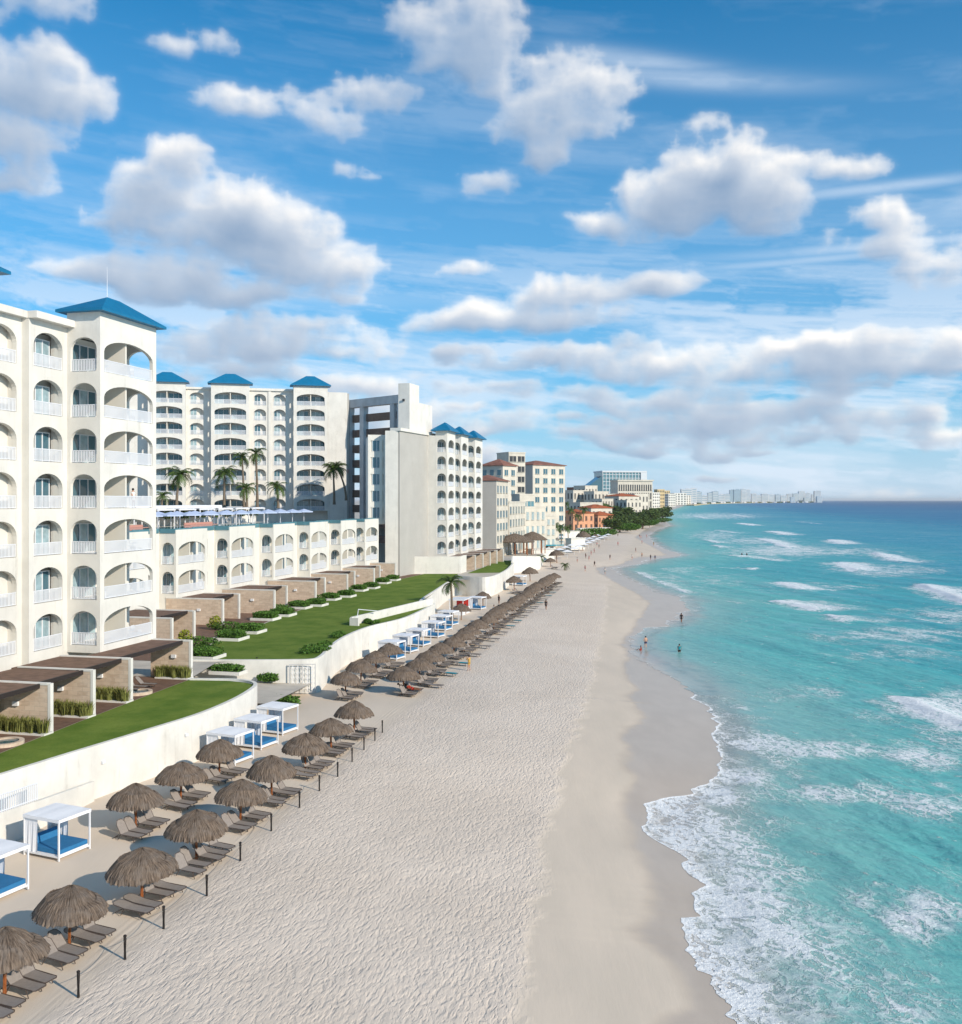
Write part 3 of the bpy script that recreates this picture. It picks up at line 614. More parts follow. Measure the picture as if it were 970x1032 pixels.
M['thatch'] = thatch_mat()

# ------------------------------------------------------------------ facade builders
def left(d): return Vector((-d.y, d.x, 0))
def right(d): return Vector((d.y, -d.x, 0))
def arch_cell(mb, o, d, L, z0, fh, a, b, hs, ht, th, ob=0.12, seg=14, flat=False):
    """one storey of wall with an arched opening; outside is to the right of d"""
    n = right(d); c = (a+b)/2; r = (b-a)/2
    pts = [(a, ob), (a, hs)]
    if not flat:
        for i in range(1, seg): an = math.pi*(1-i/seg); pts.append((c+r*math.cos(an), hs+(ht-hs)*math.sin(an)))
    else: pts[1] = (a, ht); 
    pts += [(b, hs if not flat else ht), (b, ob)]
    def W3(x, z, t): p = o+d*x-n*t; return (p.x, p.y, z0+z)
    for t in (0.0, th):
        mb.quad(W3(0, 0, t), W3(a, 0, t), W3(a, fh, t), W3(0, fh, t)); mb.quad(W3(b, 0, t), W3(L, 0, t), W3(L, fh, t), W3(b, fh, t))
        mb.quad(W3(a, 0, t), W3(b, 0, t), W3(b, ob, t), W3(a, ob, t))
        cur = pts[1:-1]
        for i in range(len(cur)-1):
            (x0, z0_), (x1, z1_) = cur[i], cur[i+1]
            mb.quad(W3(x0, z0_, t), W3(x1, z1_, t), W3(x1, fh, t), W3(x0, fh, t))
    loop = pts+[pts[0]]
    for i in range(len(loop)-1):
        (x0, z0_), (x1, z1_) = loop[i], loop[i+1]
        mb.quad(W3(x0, z0_, 0), W3(x1, z1_, 0), W3(x1, z1_, th), W3(x0, z0_, th))
_rc = {}
def rail_mesh(L, h=1.05, pitch=0.15):
    k = (round(L, 2), pitch)
    if k not in _rc:
        mb = MB(); mb.box((L/2, 0, h-.03), (L, .07, .06)); mb.box((L/2, 0, .09), (L, .05, .05))
        n = int(L/pitch)
        for i in range(n+1): mb.box((min(L-.03, .03+i*(L-.06)/n), 0, h/2+.03), (pitch*0.5, .03, h-.14))
        _rc[k] = mb.mesh('railing', M['rail'])
    return _rc[k]
_dc = {}
def door_mesh(w, h, kind, leaves=2):
    k = (round(w, 2), round(h, 2), kind, leaves)
    if k not in _dc:
        mb = MB()
        mb.box((w/2, 0, h-.04), (w, .10, .08), mi=0); mb.box((w/2, 0, .03), (w, .10, .06), mi=0)
        lw = w/leaves
        for i in range(leaves+1): mb.box((min(max(i*lw, .04), w-.04), 0, h/2), (.08, .10, h-.12), mi=0)
        for i in range(leaves):
            g_ = 1 if kind == 'dark' else (2 if kind == 'light' else (1 if (i+len(_dc)) % 2 else 2))
            mb.box((i*lw+lw/2, .03, h/2), (lw-.08, .02, h-.14), mi=g_)
        _dc[k] = mb.mesh('sliding_door', [M['white'], M['glass'], M['curtain']])
    return _dc[k]
rd = random.Random(11)
def hip_roof(bld, o, d, a0, a1, t0, t1, z, rise, name='roof', m=None, th=.22, finial=False):
    """hipped cap over the box a0..a1 along d, t0..t1 to the right"""
    n = right(d); mb = MB()
    def P(a, t, zz): p = o+d*a+n*t; return (p.x, p.y, zz)
    ca, ct = (a0+a1)/2, (t0+t1)/2; hl = max(0, (abs(a1-a0)-abs(t1-t0))/2)*0.35
    b = [P(a0, t0, z+th), P(a1, t0, z+th), P(a1, t1, z+th), P(a0, t1, z+th)]; e = [P(a0, t0, z), P(a1, t0, z), P(a1, t1, z), P(a0, t1, z)]
    r0, r1 = P(ca-hl, ct, z+rise), P(ca+hl, ct, z+rise)
    mb.add(b+e+[r0, r1], [(0, 1, 9, 8), (1, 2, 9), (2, 3, 8, 9), (3, 0, 8), (4, 5, 1, 0), (5, 6, 2, 1), (6, 7, 3, 2), (7, 4, 0, 3), (7, 6, 5, 4)])
    rf = mb.build(name, m or M['blue_roof'], bld)
    if finial:
        mb = MB(); mb.tube([r0, (r0[0], r0[1], r0[2]+2.6)], [.03, .01], 6); mb.build('mast', M['white'], rf)
    return rf
def tower_box(bld, wall, o, d, L, Wd, z0, nf, fh, ztop, wE, wS, deep=0.0, detail=True, inner=None, roof=True, rise=1.9, south=True, over=.65, hs=1.8, ht=2.95, part_w=True, pitch=.15, north=True):
    """projecting balcony tower; o = seaward near corner, d = direction along the coast, outside on the right of d"""
    n = right(d); ln = -n
    for k in range(nf):
        z = z0+k*fh
        aE = (L-wE)/2; arch_cell(wall, o, d, L, z, fh, aE, aE+wE, hs, ht, .32)
        aS = (Wd-wS)/2
        oS = o-n*Wd                                                     # near face, runs from inland to sea; its outside is -d
        arch_cell(wall, oS+d*0.0, n, Wd, z, fh, aS, aS+wS, 1.95, ht, .32)
        if north: arch_cell(wall, o+d*L, -n, Wd, z, fh, aS, aS+wS, 1.95, ht, .32)
        else: wall.obox(o, d, L-.25, L, -Wd, -.33, z, z+fh)
        # slab, back wall, middle partition
        wall.obox(o, d, .3, L-.3, -Wd-deep+.02, -.3, z-.12, z+.12)
        if part_w:
            mp = MB(); mp.obox(o, d, L*.5-.1, L*.5+.1, -Wd-deep+.02, -.34, z+.12, z+fh-.12); mp.build('balcony_partition', M['inner'], bld)
        kinds = ['dark', 'light', 'mix']
        for a0 in ((.4, L*.5+.25) if part_w else (.6,)):
            w_ = L*.5-.8 if part_w else L-1.2
            p = o+d*a0-n*(Wd+deep-.08); wpart('sliding_door', door_mesh(w_, 2.5, rd.choice(kinds), 3 if w_ > 2.4 else 2), bld, (p.x, p.y, z+.13), math.atan2(d.y, d.x))
        p = o+d*aE-n*.16; wpart('railing', rail_mesh(wE, pitch=pitch), bld, (p.x, p.y, z+.12), math.atan2(d.y, d.x))
        if south:
            p = oS+n*aS+d*.16; wpart('railing', rail_mesh(wS, pitch=pitch), bld, (p.x, p.y, z+.12), math.atan2(n.y, n.x))
    zt = z0+nf*fh
    wall.obox(o, d, 0, L, -Wd, 0, zt, ztop)
    if roof: hip_roof(bld, o, d, -over, L+over, -Wd-over, over, ztop, rise, finial=(rise == 1.9))
def bay(bld, wall, o, d, L, z0, nf, fh, w, hs=1.8, ht=2.95, deep=1.15, inner=None, th=.4, doorw=1.5, doorat=None, pitch=.15, flat_at=()):
    for k in range(nf):
        z = z0+k*fh; a = (L-w)/2
        arch_cell(wall, o, d, L, z, fh, a, a+w, hs, ht, th, flat=(k in flat_at))
        wall.obox(o, d, .02, L-.02, -deep+.02, -th-.003, z-.12, z+.12)
        n = right(d)
        for aa in (a-.16, a+w+.02): wall.obox(o, d, aa, aa+.14, -deep+.02, -th-.003, z+.12, z+fh-.12)
        doorw = min(doorw, w-.4) if pitch > .18 else max(1.2, w-1.75); da = (a+.2 if pitch > .18 else a+1.5) if doorat is None else doorat
        p = o+d*da-n*(deep-.08); wpart('sliding_door', door_mesh(doorw, 2.45, rd.choice(['dark', 'light', 'mix', 'light']), 2), bld, (p.x, p.y, z+.13), math.atan2(d.y, d.x))
        p = o+d*a-n*.12; wpart('railing', rail_mesh(w, pitch=pitch), bld, (p.x, p.y, z+.12), math.atan2(d.y, d.x))

FH = 3.77; Z1 = 6.88
# ---- A: south wing, nearest
KA = Vector((-31.3, 81.5, 0))
A_ = thing('hotel_wing', (-36, 80, 3.2), 'tall cream hotel wing at the left edge with stacked arched balconies and blue hipped caps', 'hotel building')
wall = MB(); inner = MB()
d = E; n = N
wall.obox(KA, d, -40, 9, -18, -4.6, 3.2, 32.6); wall.obox(KA, d, 0.0, 9, -4.599, -3.1, 3.2, 32.6); wall.obox(KA, d, -14, -9.4, -4.598, -4.3, 3.2, 32.6)                       # body
tower_box(A_, wall, KA, d, 8.4, 3.1, Z1, 7, FH, 34.5, 7.3, 2.45, inner=inner)
wall.obox(KA, d, 0, 8.4, -3.099, 0, 6.4, Z1)                               # base of the tower
bay(A_, wall, KA-n*3.1-d*4.7, d, 4.7, Z1, 7, FH, 3.55, inner=inner)
bay(A_, wall, KA-n*3.75-d*9.4, d, 4.7, Z1, 7, FH, 3.55, inner=inner)
bay(A_, wall, KA-n*3.75-d*13.6, d, 4.2, Z1, 7, FH, 3.2, inner=inner)
wall.obox(KA, d, -4.7, -4.7+.35, -3.75, -3.1-.01, Z1, Z1+7*FH)
wall.obox(KA, d, -4.7, 0, -4.6, -3.1, 3.2, Z1-.002); wall.obox(KA, d, -13.6, -4.7, -4.6, -3.75, 3.2, Z1-.002)
zt = Z1+7*FH
wall.obox(KA, d, -13.6, -4.2, -18, -3.2, zt+.002, zt+.55); wall.obox(KA, d, -4.75, 0.0, -18, -2.35, zt+.003, zt+.553)
wall.obox(KA, d, 0, 9, -18, -3.2, zt-.5, zt+.5)
K2 = KA-d*22.2+n*1.4
tower_box(A_, wall, K2, d, 8.4, 4.5, Z1, 7, FH, 34.5, 7.3, 2.45, inner=inner, deep=0)
wall.obox(K2, d, 0, 8.4, -6, 0, 3.2, Z1)
wall.build('wall', M['cream'], A_)

# ---- C: low middle block carrying the pool deck
C0 = Vector((-38.9, 126.5, 0))
C_ = thing('pool_terrace_block', (-44, 160, 3.2), 'low white two-storey arched block carrying the pool deck behind the lawn', 'hotel building')
wall = MB(); inner = MB(); PC = 14.35
CL_ = -22.0
wall.obox(C0, d, CL_, 84, -30, -3.9, 3.2, 14.3)
wall.obox(C0, d, CL_, 84, -60, -30, 3.2, 15.85)                          # raised deck behind
wall.obox(C0, d, CL_, 84, -3.9, -2.4, 3.2, Z1-.002)
for k in range(-1, 6):
    o = C0+d*(PC*k)
    if k == 5: o = C0+d*(PC*5-1.5)
    Lw = 8.0
    tower_box(C_, wall, o, d, Lw, 2.4, Z1, 2, 3.74, 15.2, 6.9, 1.8, inner=inner, deep=0, roof=False, south=True, pitch=.17)
    wall.obox(o, d, 0.01, Lw-.01, -3.9, -2.39, 3.2, 14.34)
    mb = MB(); mb.obox(o, d, -.08, -.02, -2.3, -.1, 14.75, 15.35); mb.build('glass_balustrade', M['teal_glass'], C_)
    wall.obox(o, d, 0, Lw, -2.4, 0, 3.2, Z1-.003)
    # recessed strip between the projections: flat-headed above, arched below
    o2 = o+d*Lw-n*2.4; Lr = PC-Lw
    bay(C_, wall, o2, d, Lr, Z1, 2, 3.74, 2.6, inner=inner, flat_at=(1,), pitch=.16)
    wall.obox(o2, d, 0, Lr, -.3, 0, Z1+2*3.74, 15.0)
    wall.obox(o2, d, 0, Lr, -.32, -.302, 14.3, 15.0)
    mb = MB(); mb.obox(o2, d, .2, Lr-.2, .02, .08, 14.75, 15.35); mb.build('glass_balustrade', M['teal_glass'], C_)
    mb = MB(); mb.obox(o, d, .1, Lw-.1, -.2, -.14, 15.205, 15.36); mb.build('glass_balustrade', M['teal_glass'], C_)
mb = MB(); mb.obox(C0, d, CL_, 80, -14, -4.0, 14.32, 14.95); mb.build('pool', M['pool'], C_)
wall.build('wall', M['cream2'], C_)

# ---- B: rear wing, seen nearly face on
dB = Vector((0.971, 0.238, 0)).normalized(); nB = right(dB)
B0 = Vector(((157-485)*.2405, 240.5, 0)) - dB*18
B_ = thing('rear_hotel_wing', (-60, 250, 14), 'long cream rear hotel wing facing the pool deck with three blue hipped caps', 'hotel building')
def sB(u, o=B0, dd=dB):                                                  # position along a facade line of picture column u
    k = (u-485)/1000.0; return (k*o.y-o.x)/(dd.x-k*dd.y)
wall = MB(); inner = MB(); zb = 16.3; FB = 3.73; nb = 8
zt = zb+nb*FB
a_end = sB(349)
wall.obox(B0, dB, -5, sB(332), -16, -1.15, 12, zt+.3)
for (u0, u1) in ((150, 187.7), (213, 251.5), (295.5, 329.5)): wall.obox(B0, dB, sB(u0)+.01, sB(u1)-.01, -1.149, -.002, 12, zt+.1)
for (u0, u1, w_) in ((150, 187.7, 7.2), (213, 251.5, 7.4), (295.5, 329.5, 7.0)):
    a0, a1 = sB(u0), sB(u1); L = a1-a0
    tower_box(B_, wall, B0+dB*a0+nB*2.6, dB, L, 2.6, zb, nb, FB, 47.4, L*.82, 1.2, inner=inner, deep=0, south=False, north=False, roof=True, rise=2.6, over=.8, pitch=.2, hs=1.9, ht=2.95)
for (u0, u1, w_) in ((189, 207.5, 3.4), (253.5, 270.5, 3.0), (273.5, 290, 3.0)):
    a0, a1 = sB(u0), sB(u1); L = a1-a0
    bay(B_, wall, B0+dB*a0, dB, L, zb, nb, FB, w_, inner=inner, pitch=.2)
for (u0, u1) in ((187.7, 189), (207.5, 213), (251.5, 253.5), (270.5, 273.5), (290, 295.5), (329.5, 332)):
    wall.obox(B0, dB, sB(u0), sB(u1), -1.6, 0.25 if u0 == 270.5 else -.02, zb, zt+.003)
wall.obox(B0, dB, sB(187.7), sB(213)-.02, -1.4, .45, zt+.004, zt+.5); wall.obox(B0, dB, sB(251.5)+.02, sB(295.5)-.02, -1.4, .45, zt+.004, zt+.6)
wall.obox(B0, dB, sB(329.6), sB(349), -9, 2.4, 12, 46.0)
wall.build('wall', M['cream'], B_)
mb = MB(); mb.obox(B0, dB, sB(349)+.01, sB(349)+.5, -8.8, 2.2, 12, 45.8); mb.build('grey_side_sheet', M['grey_wall'], B_)  # thin sheet: the shadow on this side is put into its grey

# ---- D: open concrete stair and gallery frame
D0_ = Vector(((345-485)*.252, 252, 0)); dD = (Vector(((406-485)*.236, 236, 0))-D0_).normalized()
D_ = thing('gallery_tower', (-28, 244, 14), 'open grey concrete gallery frame with brown slab edges beside the rear wing', 'building')
LD = (Vector(((406-485)*.236, 236, 0))-D0_).length
mb = MB()
for (u, w_) in ((350.5, 1.6), (364.5, 1.5), (395, 1.4), (402, 1.2)):
    a = sB(u, D0_, dD); mb.obox(D0_, dD, a-w_/2, a+w_/2, -1.6, 0, 3.2, 43.6)
mb.obox(D0_, dD, 0.5, LD, -1.7, .15, 42.2, 44.2); mb.build('frame', M['concrete'], D_)
mb = MB()
for k in range(9): mb.obox(D0_, dD, 1.0, LD-.4, -2.4, -.9, 38.6-k*3.77, 40.4-k*3.77)
mb.build('gallery_parapet', M['brownbeam'], D_)
mb = MB(); 
for k in range(2, 9): mb.obox(D0_, dD, 1.2, LD-.6, -9, -2.45, 38.5-k*3.77, 38.8-k*3.77)
mb.obox(D0_, dD, 1.0, LD, -9.5, -9, 3.2, 33.5); mb.build('gallery_floor', M['cream'], D_)
mb = MB(); mb.box((px(351, 505, 3).x*0-34.2, 249.2, 26.3), (1.8, .12, .9)); mb.build('banner', M['coral'], D_)

# ---- white block with square windows
S0 = Vector(((371-485)*.207, 207, 0)); dS = Vector((0.985, 0.17, 0)).normalized()
S_ = thing('square_window_block', (-22, 220, 3.2), 'white block with square dark windows between the gallery frame and the grey wall', 'building')
mb = MB(); LS = sB(403, S0, dS); mb.obox(S0, dS, 0, LS, -8, -.25, 14.0, 32.2)
for k in range(6):
    z = 14.4+k*3.5
    mb.obox(S0, dS, 0, LS, -.26, 0, z-.45, z+.75)
for a in (0, LS*.36, LS*.5, LS*.80): mb.obox(S0, dS, a, a+.55, -.27, .06, 14.1, 32.5)
mb.build('wall', M['cream2'], S_)
for k in range(5):
    for a in (.9, LS*.56):
        p = S0+dS*a-right(dS)*.12; wpart('window', door_mesh(1.9, 2.4, 'dark', 2), S_, (p.x, p.y, 15.2+k*3.5), math.atan2(dS.y, dS.x))

# ---- E: north wing, three capped towers behind a tall grey end wall
T1 = Vector(((451-485)*.219, 219, 0))
E_ = thing('north_hotel_wing', (-12, 215, 3.2), 'north hotel wing with tall blank grey wall, lift tower and three blue caps', 'hotel building')
wall = MB(); inner = MB(); ztE = Z1+7*FH
pos3 = [(0, 7.0, 2.7), (12.4, 6.8, 2.4), (26.0, 8.0, 2.4)]
for a, L, Wd in pos3:
    tower_box(E_, wall, T1+E*a, E, L, Wd, Z1, 7, FH, 34.3, L*.72, Wd*.76, inner=inner, north=False, roof=True, rise=2.1, over=.9, pitch=.2, part_w=False)
    wall.obox(T1+E*a, E, 0, L, -Wd, 0, 3.2, Z1-.003)
for a0, a1 in ((7.0, 12.4), (19.2, 26.0)):
    bay(E_, wall, T1+E*a0-N*2.4, E, a1-a0, Z1, 7, FH, 3.0, inner=inner, pitch=.2)
wall.obox(T1, E, 7, 26, -4, -2.4, 3.2, Z1-.004)
wall.obox(T1, E, 0, 34, -14, -3.55, 3.2, 33.4)
for a_, L_, W_ in pos3: wall.obox(T1+E*a_, E, 0.01, L_-.01, -3.6, -W_+.001, 3.2, 33.3)
GW0 = Vector(((403-485)*.205, 205, 0)); GW1 = Vector(((437.6-485)*.2235, 223.5, 0)); dG = (GW1-GW0).normalized(); LG = (GW1-GW0).length
wall.obox(GW0, Vector((-1, 0.02, 0)).normalized(), .35, 3.0, -.001, 12, 3.2, 33.35)
for zz in (7.9,): pass
wall.obox(GW0, dG, -.3, LG+.4, -2.0, .35, 33.32, 33.95)
# lift tower stepped in two
L0 = GW0+dG*6.1-right(dG)*.35
wall.obox(L0, dG, 0, 5.4, -2.6, 0, 30, 43.9)
wall.obox(L0, dG, 5.4, 13.2, -2.9, .001, 30, 40.2)
wall.build('wall', M['cream'], E_)
mb = MB(); mb.obox(GW0, dG, 0, LG, -1.4, 0, 3.2, 33.3); mb.build('end_wall', M['grey_wall'], E_)
mb = MB(); mb.box((L0.x-1.3, L0.y+.2, 40.3), (.5, .12, .5)); mb.build('lamp', M['dark'], E_)

# ------------------------------------------------------------------ ordinary blocks further on
def block(name, label, cat, o, d, L, Wd, z0, z1, nfl, ncE, ncS, wm, roof=None, rise=2.5, over=.6, winw=.5, winh=.55, wallname='wall', sillm=None, winm='glass', grp=None):
    t = thing(name, (o.x, o.y, z0), label, cat, grp); n = right(d)
    mb = MB(); mb.obox(o, d, 0, L, -Wd, 0, z0, z1)
    mb.obox(o, d, -.12, L+.12, -Wd-.12, .12, z1-.35, z1+.12) if roof is None else None
    mb.build(wallname, wm, t); fh = (z1-z0-.6)/nfl
    for k in range(nfl):
        for c in range(ncE):
            w_ = L/ncE; a = w_*(c+.5-winw/2); z = z0+fh*(k+.22); key = ('e', round(w_*winw, 2), round(fh*winh, 2), winm)
            if key not in _dc:
                m_ = MB(); ww, hh_ = w_*winw, fh*winh; m_.box((ww/2, 0, hh_/2), (ww, .10, hh_), mi=1)
                m_.box((ww/2, -.10, -.06), (ww+.3, .5, .12), mi=0); m_.box((ww/2, -.04, hh_/2), (.12, .14, hh_), mi=0); m_.box((ww/2, -.06, hh_+.06), (ww+.2, .2, .12), mi=0)
                _dc[key] = m_.mesh('window', [sillm or wm, M[winm]])
            p = o+d*a+n*.02; wpart('window', _dc[key], t, (p.x, p.y, z), math.atan2(d.y, d.x))
        for c in range(ncS):
            w_ = Wd/ncS; a = w_*(c+.5-winw/2); z = z0+fh*(k+.22); key = ('s', round(w_*winw, 2), round(fh*winh, 2), winm)
            if key not in _dc:
                m_ = MB(); ww, hh_ = w_*winw, fh*winh; m_.box((ww/2, 0, hh_/2), (ww, .10, hh_), mi=1); m_.box((ww/2, -.08, -.06), (ww+.2, .3, .12), mi=0)
                _dc[key] = m_.mesh('window', [sillm or wm, M[winm]])
            p = o-n*Wd+n*a-d*.02; wpart('window', _dc[key], t, (p.x, p.y, z), math.atan2(n.y, n.x))
    if roof is not None:
        hip_roof(t, o, d, -over, L+over, -Wd-over, over, z1, rise, m=roof)
    return t
def PD(u, dd): return Vector(((u-485)*dd/1000.0, dd, 0))
M['greyside'] = M['grey_wall']
t = block('apartment_block', 'cream block with sloping red roof directly behind the three blue-capped towers', 'apartment block', PD(500.6, 280), E, 16, 8, 2.5, 24.5, 6, 4, 0, M['beige_far'], M['tile_dull'], 1.8)
mb = MB(); o_ = PD(500.6, 280); mb.obox(o_, E, -.25, -.02, -8, 0, 2.5, 24.4); mb.build('grey_side_sheet', M['grey_wall'], t)  # thin grey sheet over the near side
block('annex_block', 'low cream annex with rows of balcony doors beyond the red-roofed block', 'apartment block', PD(509.5, 296)+N*1.2, E, 26, 8, 2.5, 18.5, 4, 6, 0, M['beige_far'], None)
block('red_roofed_block', 'block with small red roof and dark windows rising behind the nearest red roof', 'apartment block', PD(507, 345), Vector((.55, .83, 0)).normalized(), 9, 9, 2, 31, 8, 2, 3, M['beige_far'], M['tile_dull'], 2.6)
block('tan_block', 'plain pale block with dark balconies behind the red roofs', 'apartment block', PD(513, 372), Vector((.9, .43, 0)).normalized(), 7, 10, 2, 37, 9, 2, 0, M['beige_far'], None, winm='dark', winw=.8)
t = block('gabled_hotel_block', 'big cream seven-storey block with grey side wall and long red roof', 'apartment block', PD(537.6, 400), Vector((.75, .66, 0)).normalized(), 18.5, 15, 2, 33.2, 8, 4, 0, M['beige_far'], M['tile_dull'], 2.2, winm='glass', winw=.5)
o_ = PD(537.6, 400); d_ = Vector((.75, .66, 0)).normalized(); mb = MB(); mb.obox(o_, d_, -.3, -.02, -15, 0, 2, 33.1); mb.build('grey_side_sheet', M['grey_wall'], t)  # grey sheet laid over the near side wall
block('pool_pavilion', 'flat-roofed white pavilion with wide blue glazing below the grey side wall', 'pavilion', PD(524, 335), Vector((.85, .52, 0)).normalized(), 6.0, 5, 14, 21.0, 1, 2, 2, M['beige_far'], None, winw=.85, winh=.5, winm='teal_glass')
block('cream_annex', 'cream annex with tall narrow windows right below the white pavilion', 'apartment block', PD(524, 318), Vector((.8, .6, 0)).normalized(), 11, 9, 2.5, 16.8, 3, 5, 4, M['beige_far'], None, winw=.4, winm='curtain')
block('small_annex', 'small cream annex at the foot of the long red-roofed block', 'apartment block', PD(541, 352), Vector((.8, .6, 0)).normalized(), 9, 6, 2.2, 13.5, 3, 4, 2, M['beige_far'], None, winw=.4, winm='curtain')
# orange villas
for i, (u, dd, L, Wd, z1, wm, rm, lab) in enumerate([(578, 560, 16, 14, 11.5, 'orange_wall', 'terracotta', 'large orange villa with terracotta roof beside the long red-roofed block'),
    (596, 610, 18, 12, 14.0, 'beige_far', 'terracotta', 'white villa with wide terracotta roof above the orange villa'),
    (603, 585, 12, 10, 10.0, 'orange_wall', 'terracotta', 'smaller orange villa with terracotta roof nearest the sand'),
    (585, 640, 20, 10, 17.5, 'beige_far', None, 'long white flat-roofed villa behind the orange villas')]):
    block('villa', lab, 'villa', PD(u, dd), Vector((.8, .6, 0)).normalized(), L, Wd, 1.6, z1, 2, 4, 3, M[wm], M[rm] if rm else None, 2.4, winm='dark', winw=.35)
# white village and the big glazed hotel
rr = random.Random(4)
for i, (u, dd, L, Wd, z1) in enumerate([(578, 800, 16, 12, 27), (590, 820, 14, 14, 31), (599, 790, 16, 12, 26), (612, 800, 15, 16, 24), (624, 770, 22, 16, 22), (632, 745, 16, 12, 19), (607, 760, 12, 12, 20), (640, 790, 16, 14, 24)]):
    block('white_villa', 'white cubic villa of the resort village, %s from the left below the glass hotel' % ORD[i], 'villa', PD(u, dd), Vector((.8, .6, 0)).normalized(), L, Wd, 1.6, z1, 3, 4, 3, M['beige_far'], M['terracotta'] if i in (4, ) else None, 2.4, winm='dark', winw=.35, grp='white villas of the resort village')
block('village_block', 'brown-red flat block at the left end of the white resort village', 'apartment block', PD(580, 850), Vector((.9, .43, 0)).normalized(), 9, 14, 1.6, 30, 5, 2, 4, M['tile_dull'], None, winm='dark')
GH = thing('glass_hotel', (140, 1000, 1.6), 'huge blue-green glass hotel with sloping left wing above the treetops', 'hotel building')
o_ = PD(607.5, 1010); d_ = Vector((.985, .17, 0)).normalized()
mb = MB(); mb.obox(o_, d_, 0, 46, -30, 0, 1.6, 47.5)
mb.build('glass_body', M['teal_glass'], GH)
mb = MB()
for k in range(14): mb.obox(o_, d_, k*3.45, k*3.45+.55, 0.02, .5, 14, 47.4)
for k in range(9): mb.obox(o_, d_, 0, 46, .02, .35, 16+k*3.6, 16.5+k*3.6)
mb.obox(o_, d_, -.5, 47, -31, .9, 47.3, 49.0); mb.obox(o_, d_, 40.5, 47, -2, 1.1, 20, 47.2); mb.build('mullion_grid', M['pale_far'], GH)
mb = MB(); q_ = [o_-d_*15, o_, o_-right(d_)*20, o_-d_*15-right(d_)*20]
mb.add([(q_[0].x, q_[0].y, 1.6), (q_[1].x, q_[1].y, 1.6), (q_[2].x, q_[2].y, 1.6), (q_[3].x, q_[3].y, 1.6), (q_[0].x, q_[0].y, 33), (q_[1].x-.05, q_[1].y, 44), (q_[2].x, q_[2].y, 44), (q_[3].x, q_[3].y, 33)],
    [(0, 1, 5, 4), (1, 2, 6, 5), (2, 3, 7, 6), (3, 0, 4, 7), (4, 5, 6, 7)]); mb.build('sloping_wing', M['glass'], GH)
t = thing('white_arcade_hotel', (125, 905, 1.6), 'white hotel with many tall dark window strips in front of the glass hotel', 'hotel building')
o_ = PD(623, 900); d_ = Vector((.97, .25, 0)).normalized(); mb = MB(); mb.obox(o_, d_, 0, 34, -18, 0, 1.6, 36.5); mb.obox(o_, d_, -.6, 35, -18, .9, 36.3, 37.6); mb.build('arcade_wall', M['beige_far'], t)
for r_ in range(4):
    for k in range(15):
        key = ('ar',)
        if key not in _dc:
            m_ = MB(); m_.box((0, 0, 2.6), (1.1, .2, 5.4)); m_.box((0, -.1, -.2), (1.5, .4, .3)); _dc[key] = m_.mesh('window', [M['dark']])
        p = o_+d_*(1.5+k*2.2)+right(d_)*.06; wpart('window', _dc[key], t, (p.x, p.y, 5+r_*7.6), math.atan2(d_.y, d_.x))
# beyond: tan and yellow blocks, then the skyline across the bay
for i, (u, dd, L, z1, wm) in enumerate([(663, 2300, 20, 44, 'yellow_wall'), (668, 2800, 26, 46, 'yellow_wall'), (680, 3500, 52, 44, 'cream'), (674, 2650, 24, 36, 'cream2'), (687, 4200, 50, 40, 'cream2'), (658, 2200, 20, 36, 'cream2')]):
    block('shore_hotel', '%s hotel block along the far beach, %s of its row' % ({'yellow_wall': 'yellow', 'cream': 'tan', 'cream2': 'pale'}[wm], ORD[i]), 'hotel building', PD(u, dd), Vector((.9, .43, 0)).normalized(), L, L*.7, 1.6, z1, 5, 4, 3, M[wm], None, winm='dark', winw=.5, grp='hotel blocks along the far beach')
sky_list = [(692,4500,11,493.0,0),(697.5,4500,9,492.4,0),(703,5200,8,495.5,1),(688,4200,7,497,0),(710,5600,6,499.5,0),(716,6000,5,496.5,1),(721,6000,6,495.2,1),(727,6200,7,498.5,0),(733,6500,6,498,1),
 (738,6800,5,493.8,2),(743,6800,7,493.4,2),(749.5,6800,5,492.8,0),(754,6800,4.5,493.4,0),(760,7000,5,497.5,0),(765,7200,6,499.2,0),(771,7200,7,497.8,0),(777.5,7400,6,498.6,0),(784,7400,5,498.3,1),(790,7600,6,499.4,0),(796,7800,5,497.9,0),(802,8200,6,497.4,1),(808,8200,6,495.2,0),(814,8200,5.5,496.8,0),(820,8400,4,498.2,0),(824,8200,6.5,494.8,0)]
for (u, dd, w_, yt, kd) in list(sky_list): pass
for j in range(26): sky_list.append((rr.uniform(690, 826), rr.uniform(7000, 9000), rr.uniform(3, 7), rr.uniform(499.6, 502.2), rr.choice([0, 0, 1])))
far = [(700, 3600), (715, 5000), (740, 6300), (770, 7000), (800, 7700), (829, 8250), (829, 8900), (790, 9000), (740, 8200), (690, 6500), (640, 4200)]
mb = MB(); mb.prism([(PD(u, dd).x, dd) for u, dd in far], -3, 1.2); tag(mb.build('far_shore', m_sand if False else M['yellow_wall']), kind='structure')
rq = random.Random(8)
for k in range(26):
    u = 690+k*5.3; dd = np.interp(u, [690, 740, 829], [4100, 6500, 8200]); o = PD(u, dd-60); mb = MB()
    for j in range(5): mb.box((o.x+rq.uniform(-20, 20), o.y+rq.uniform(-10, 10), 3.5), (rq.uniform(10, 26), 12, rq.uniform(5, 11)), rq.uniform(0, 3))
    tag(mb.build('shore_greenery', M['leaf_dark']), 'low dark strip of trees at the foot of the distant skyline', 'trees', 'tree strips below the distant skyline') if k % 2 == 0 else tag(mb.build('shore_house', M['pale_far']), 'tiny pale low house cluster at the foot of the distant skyline', 'houses', 'low houses below the distant skyline')
wint = {}
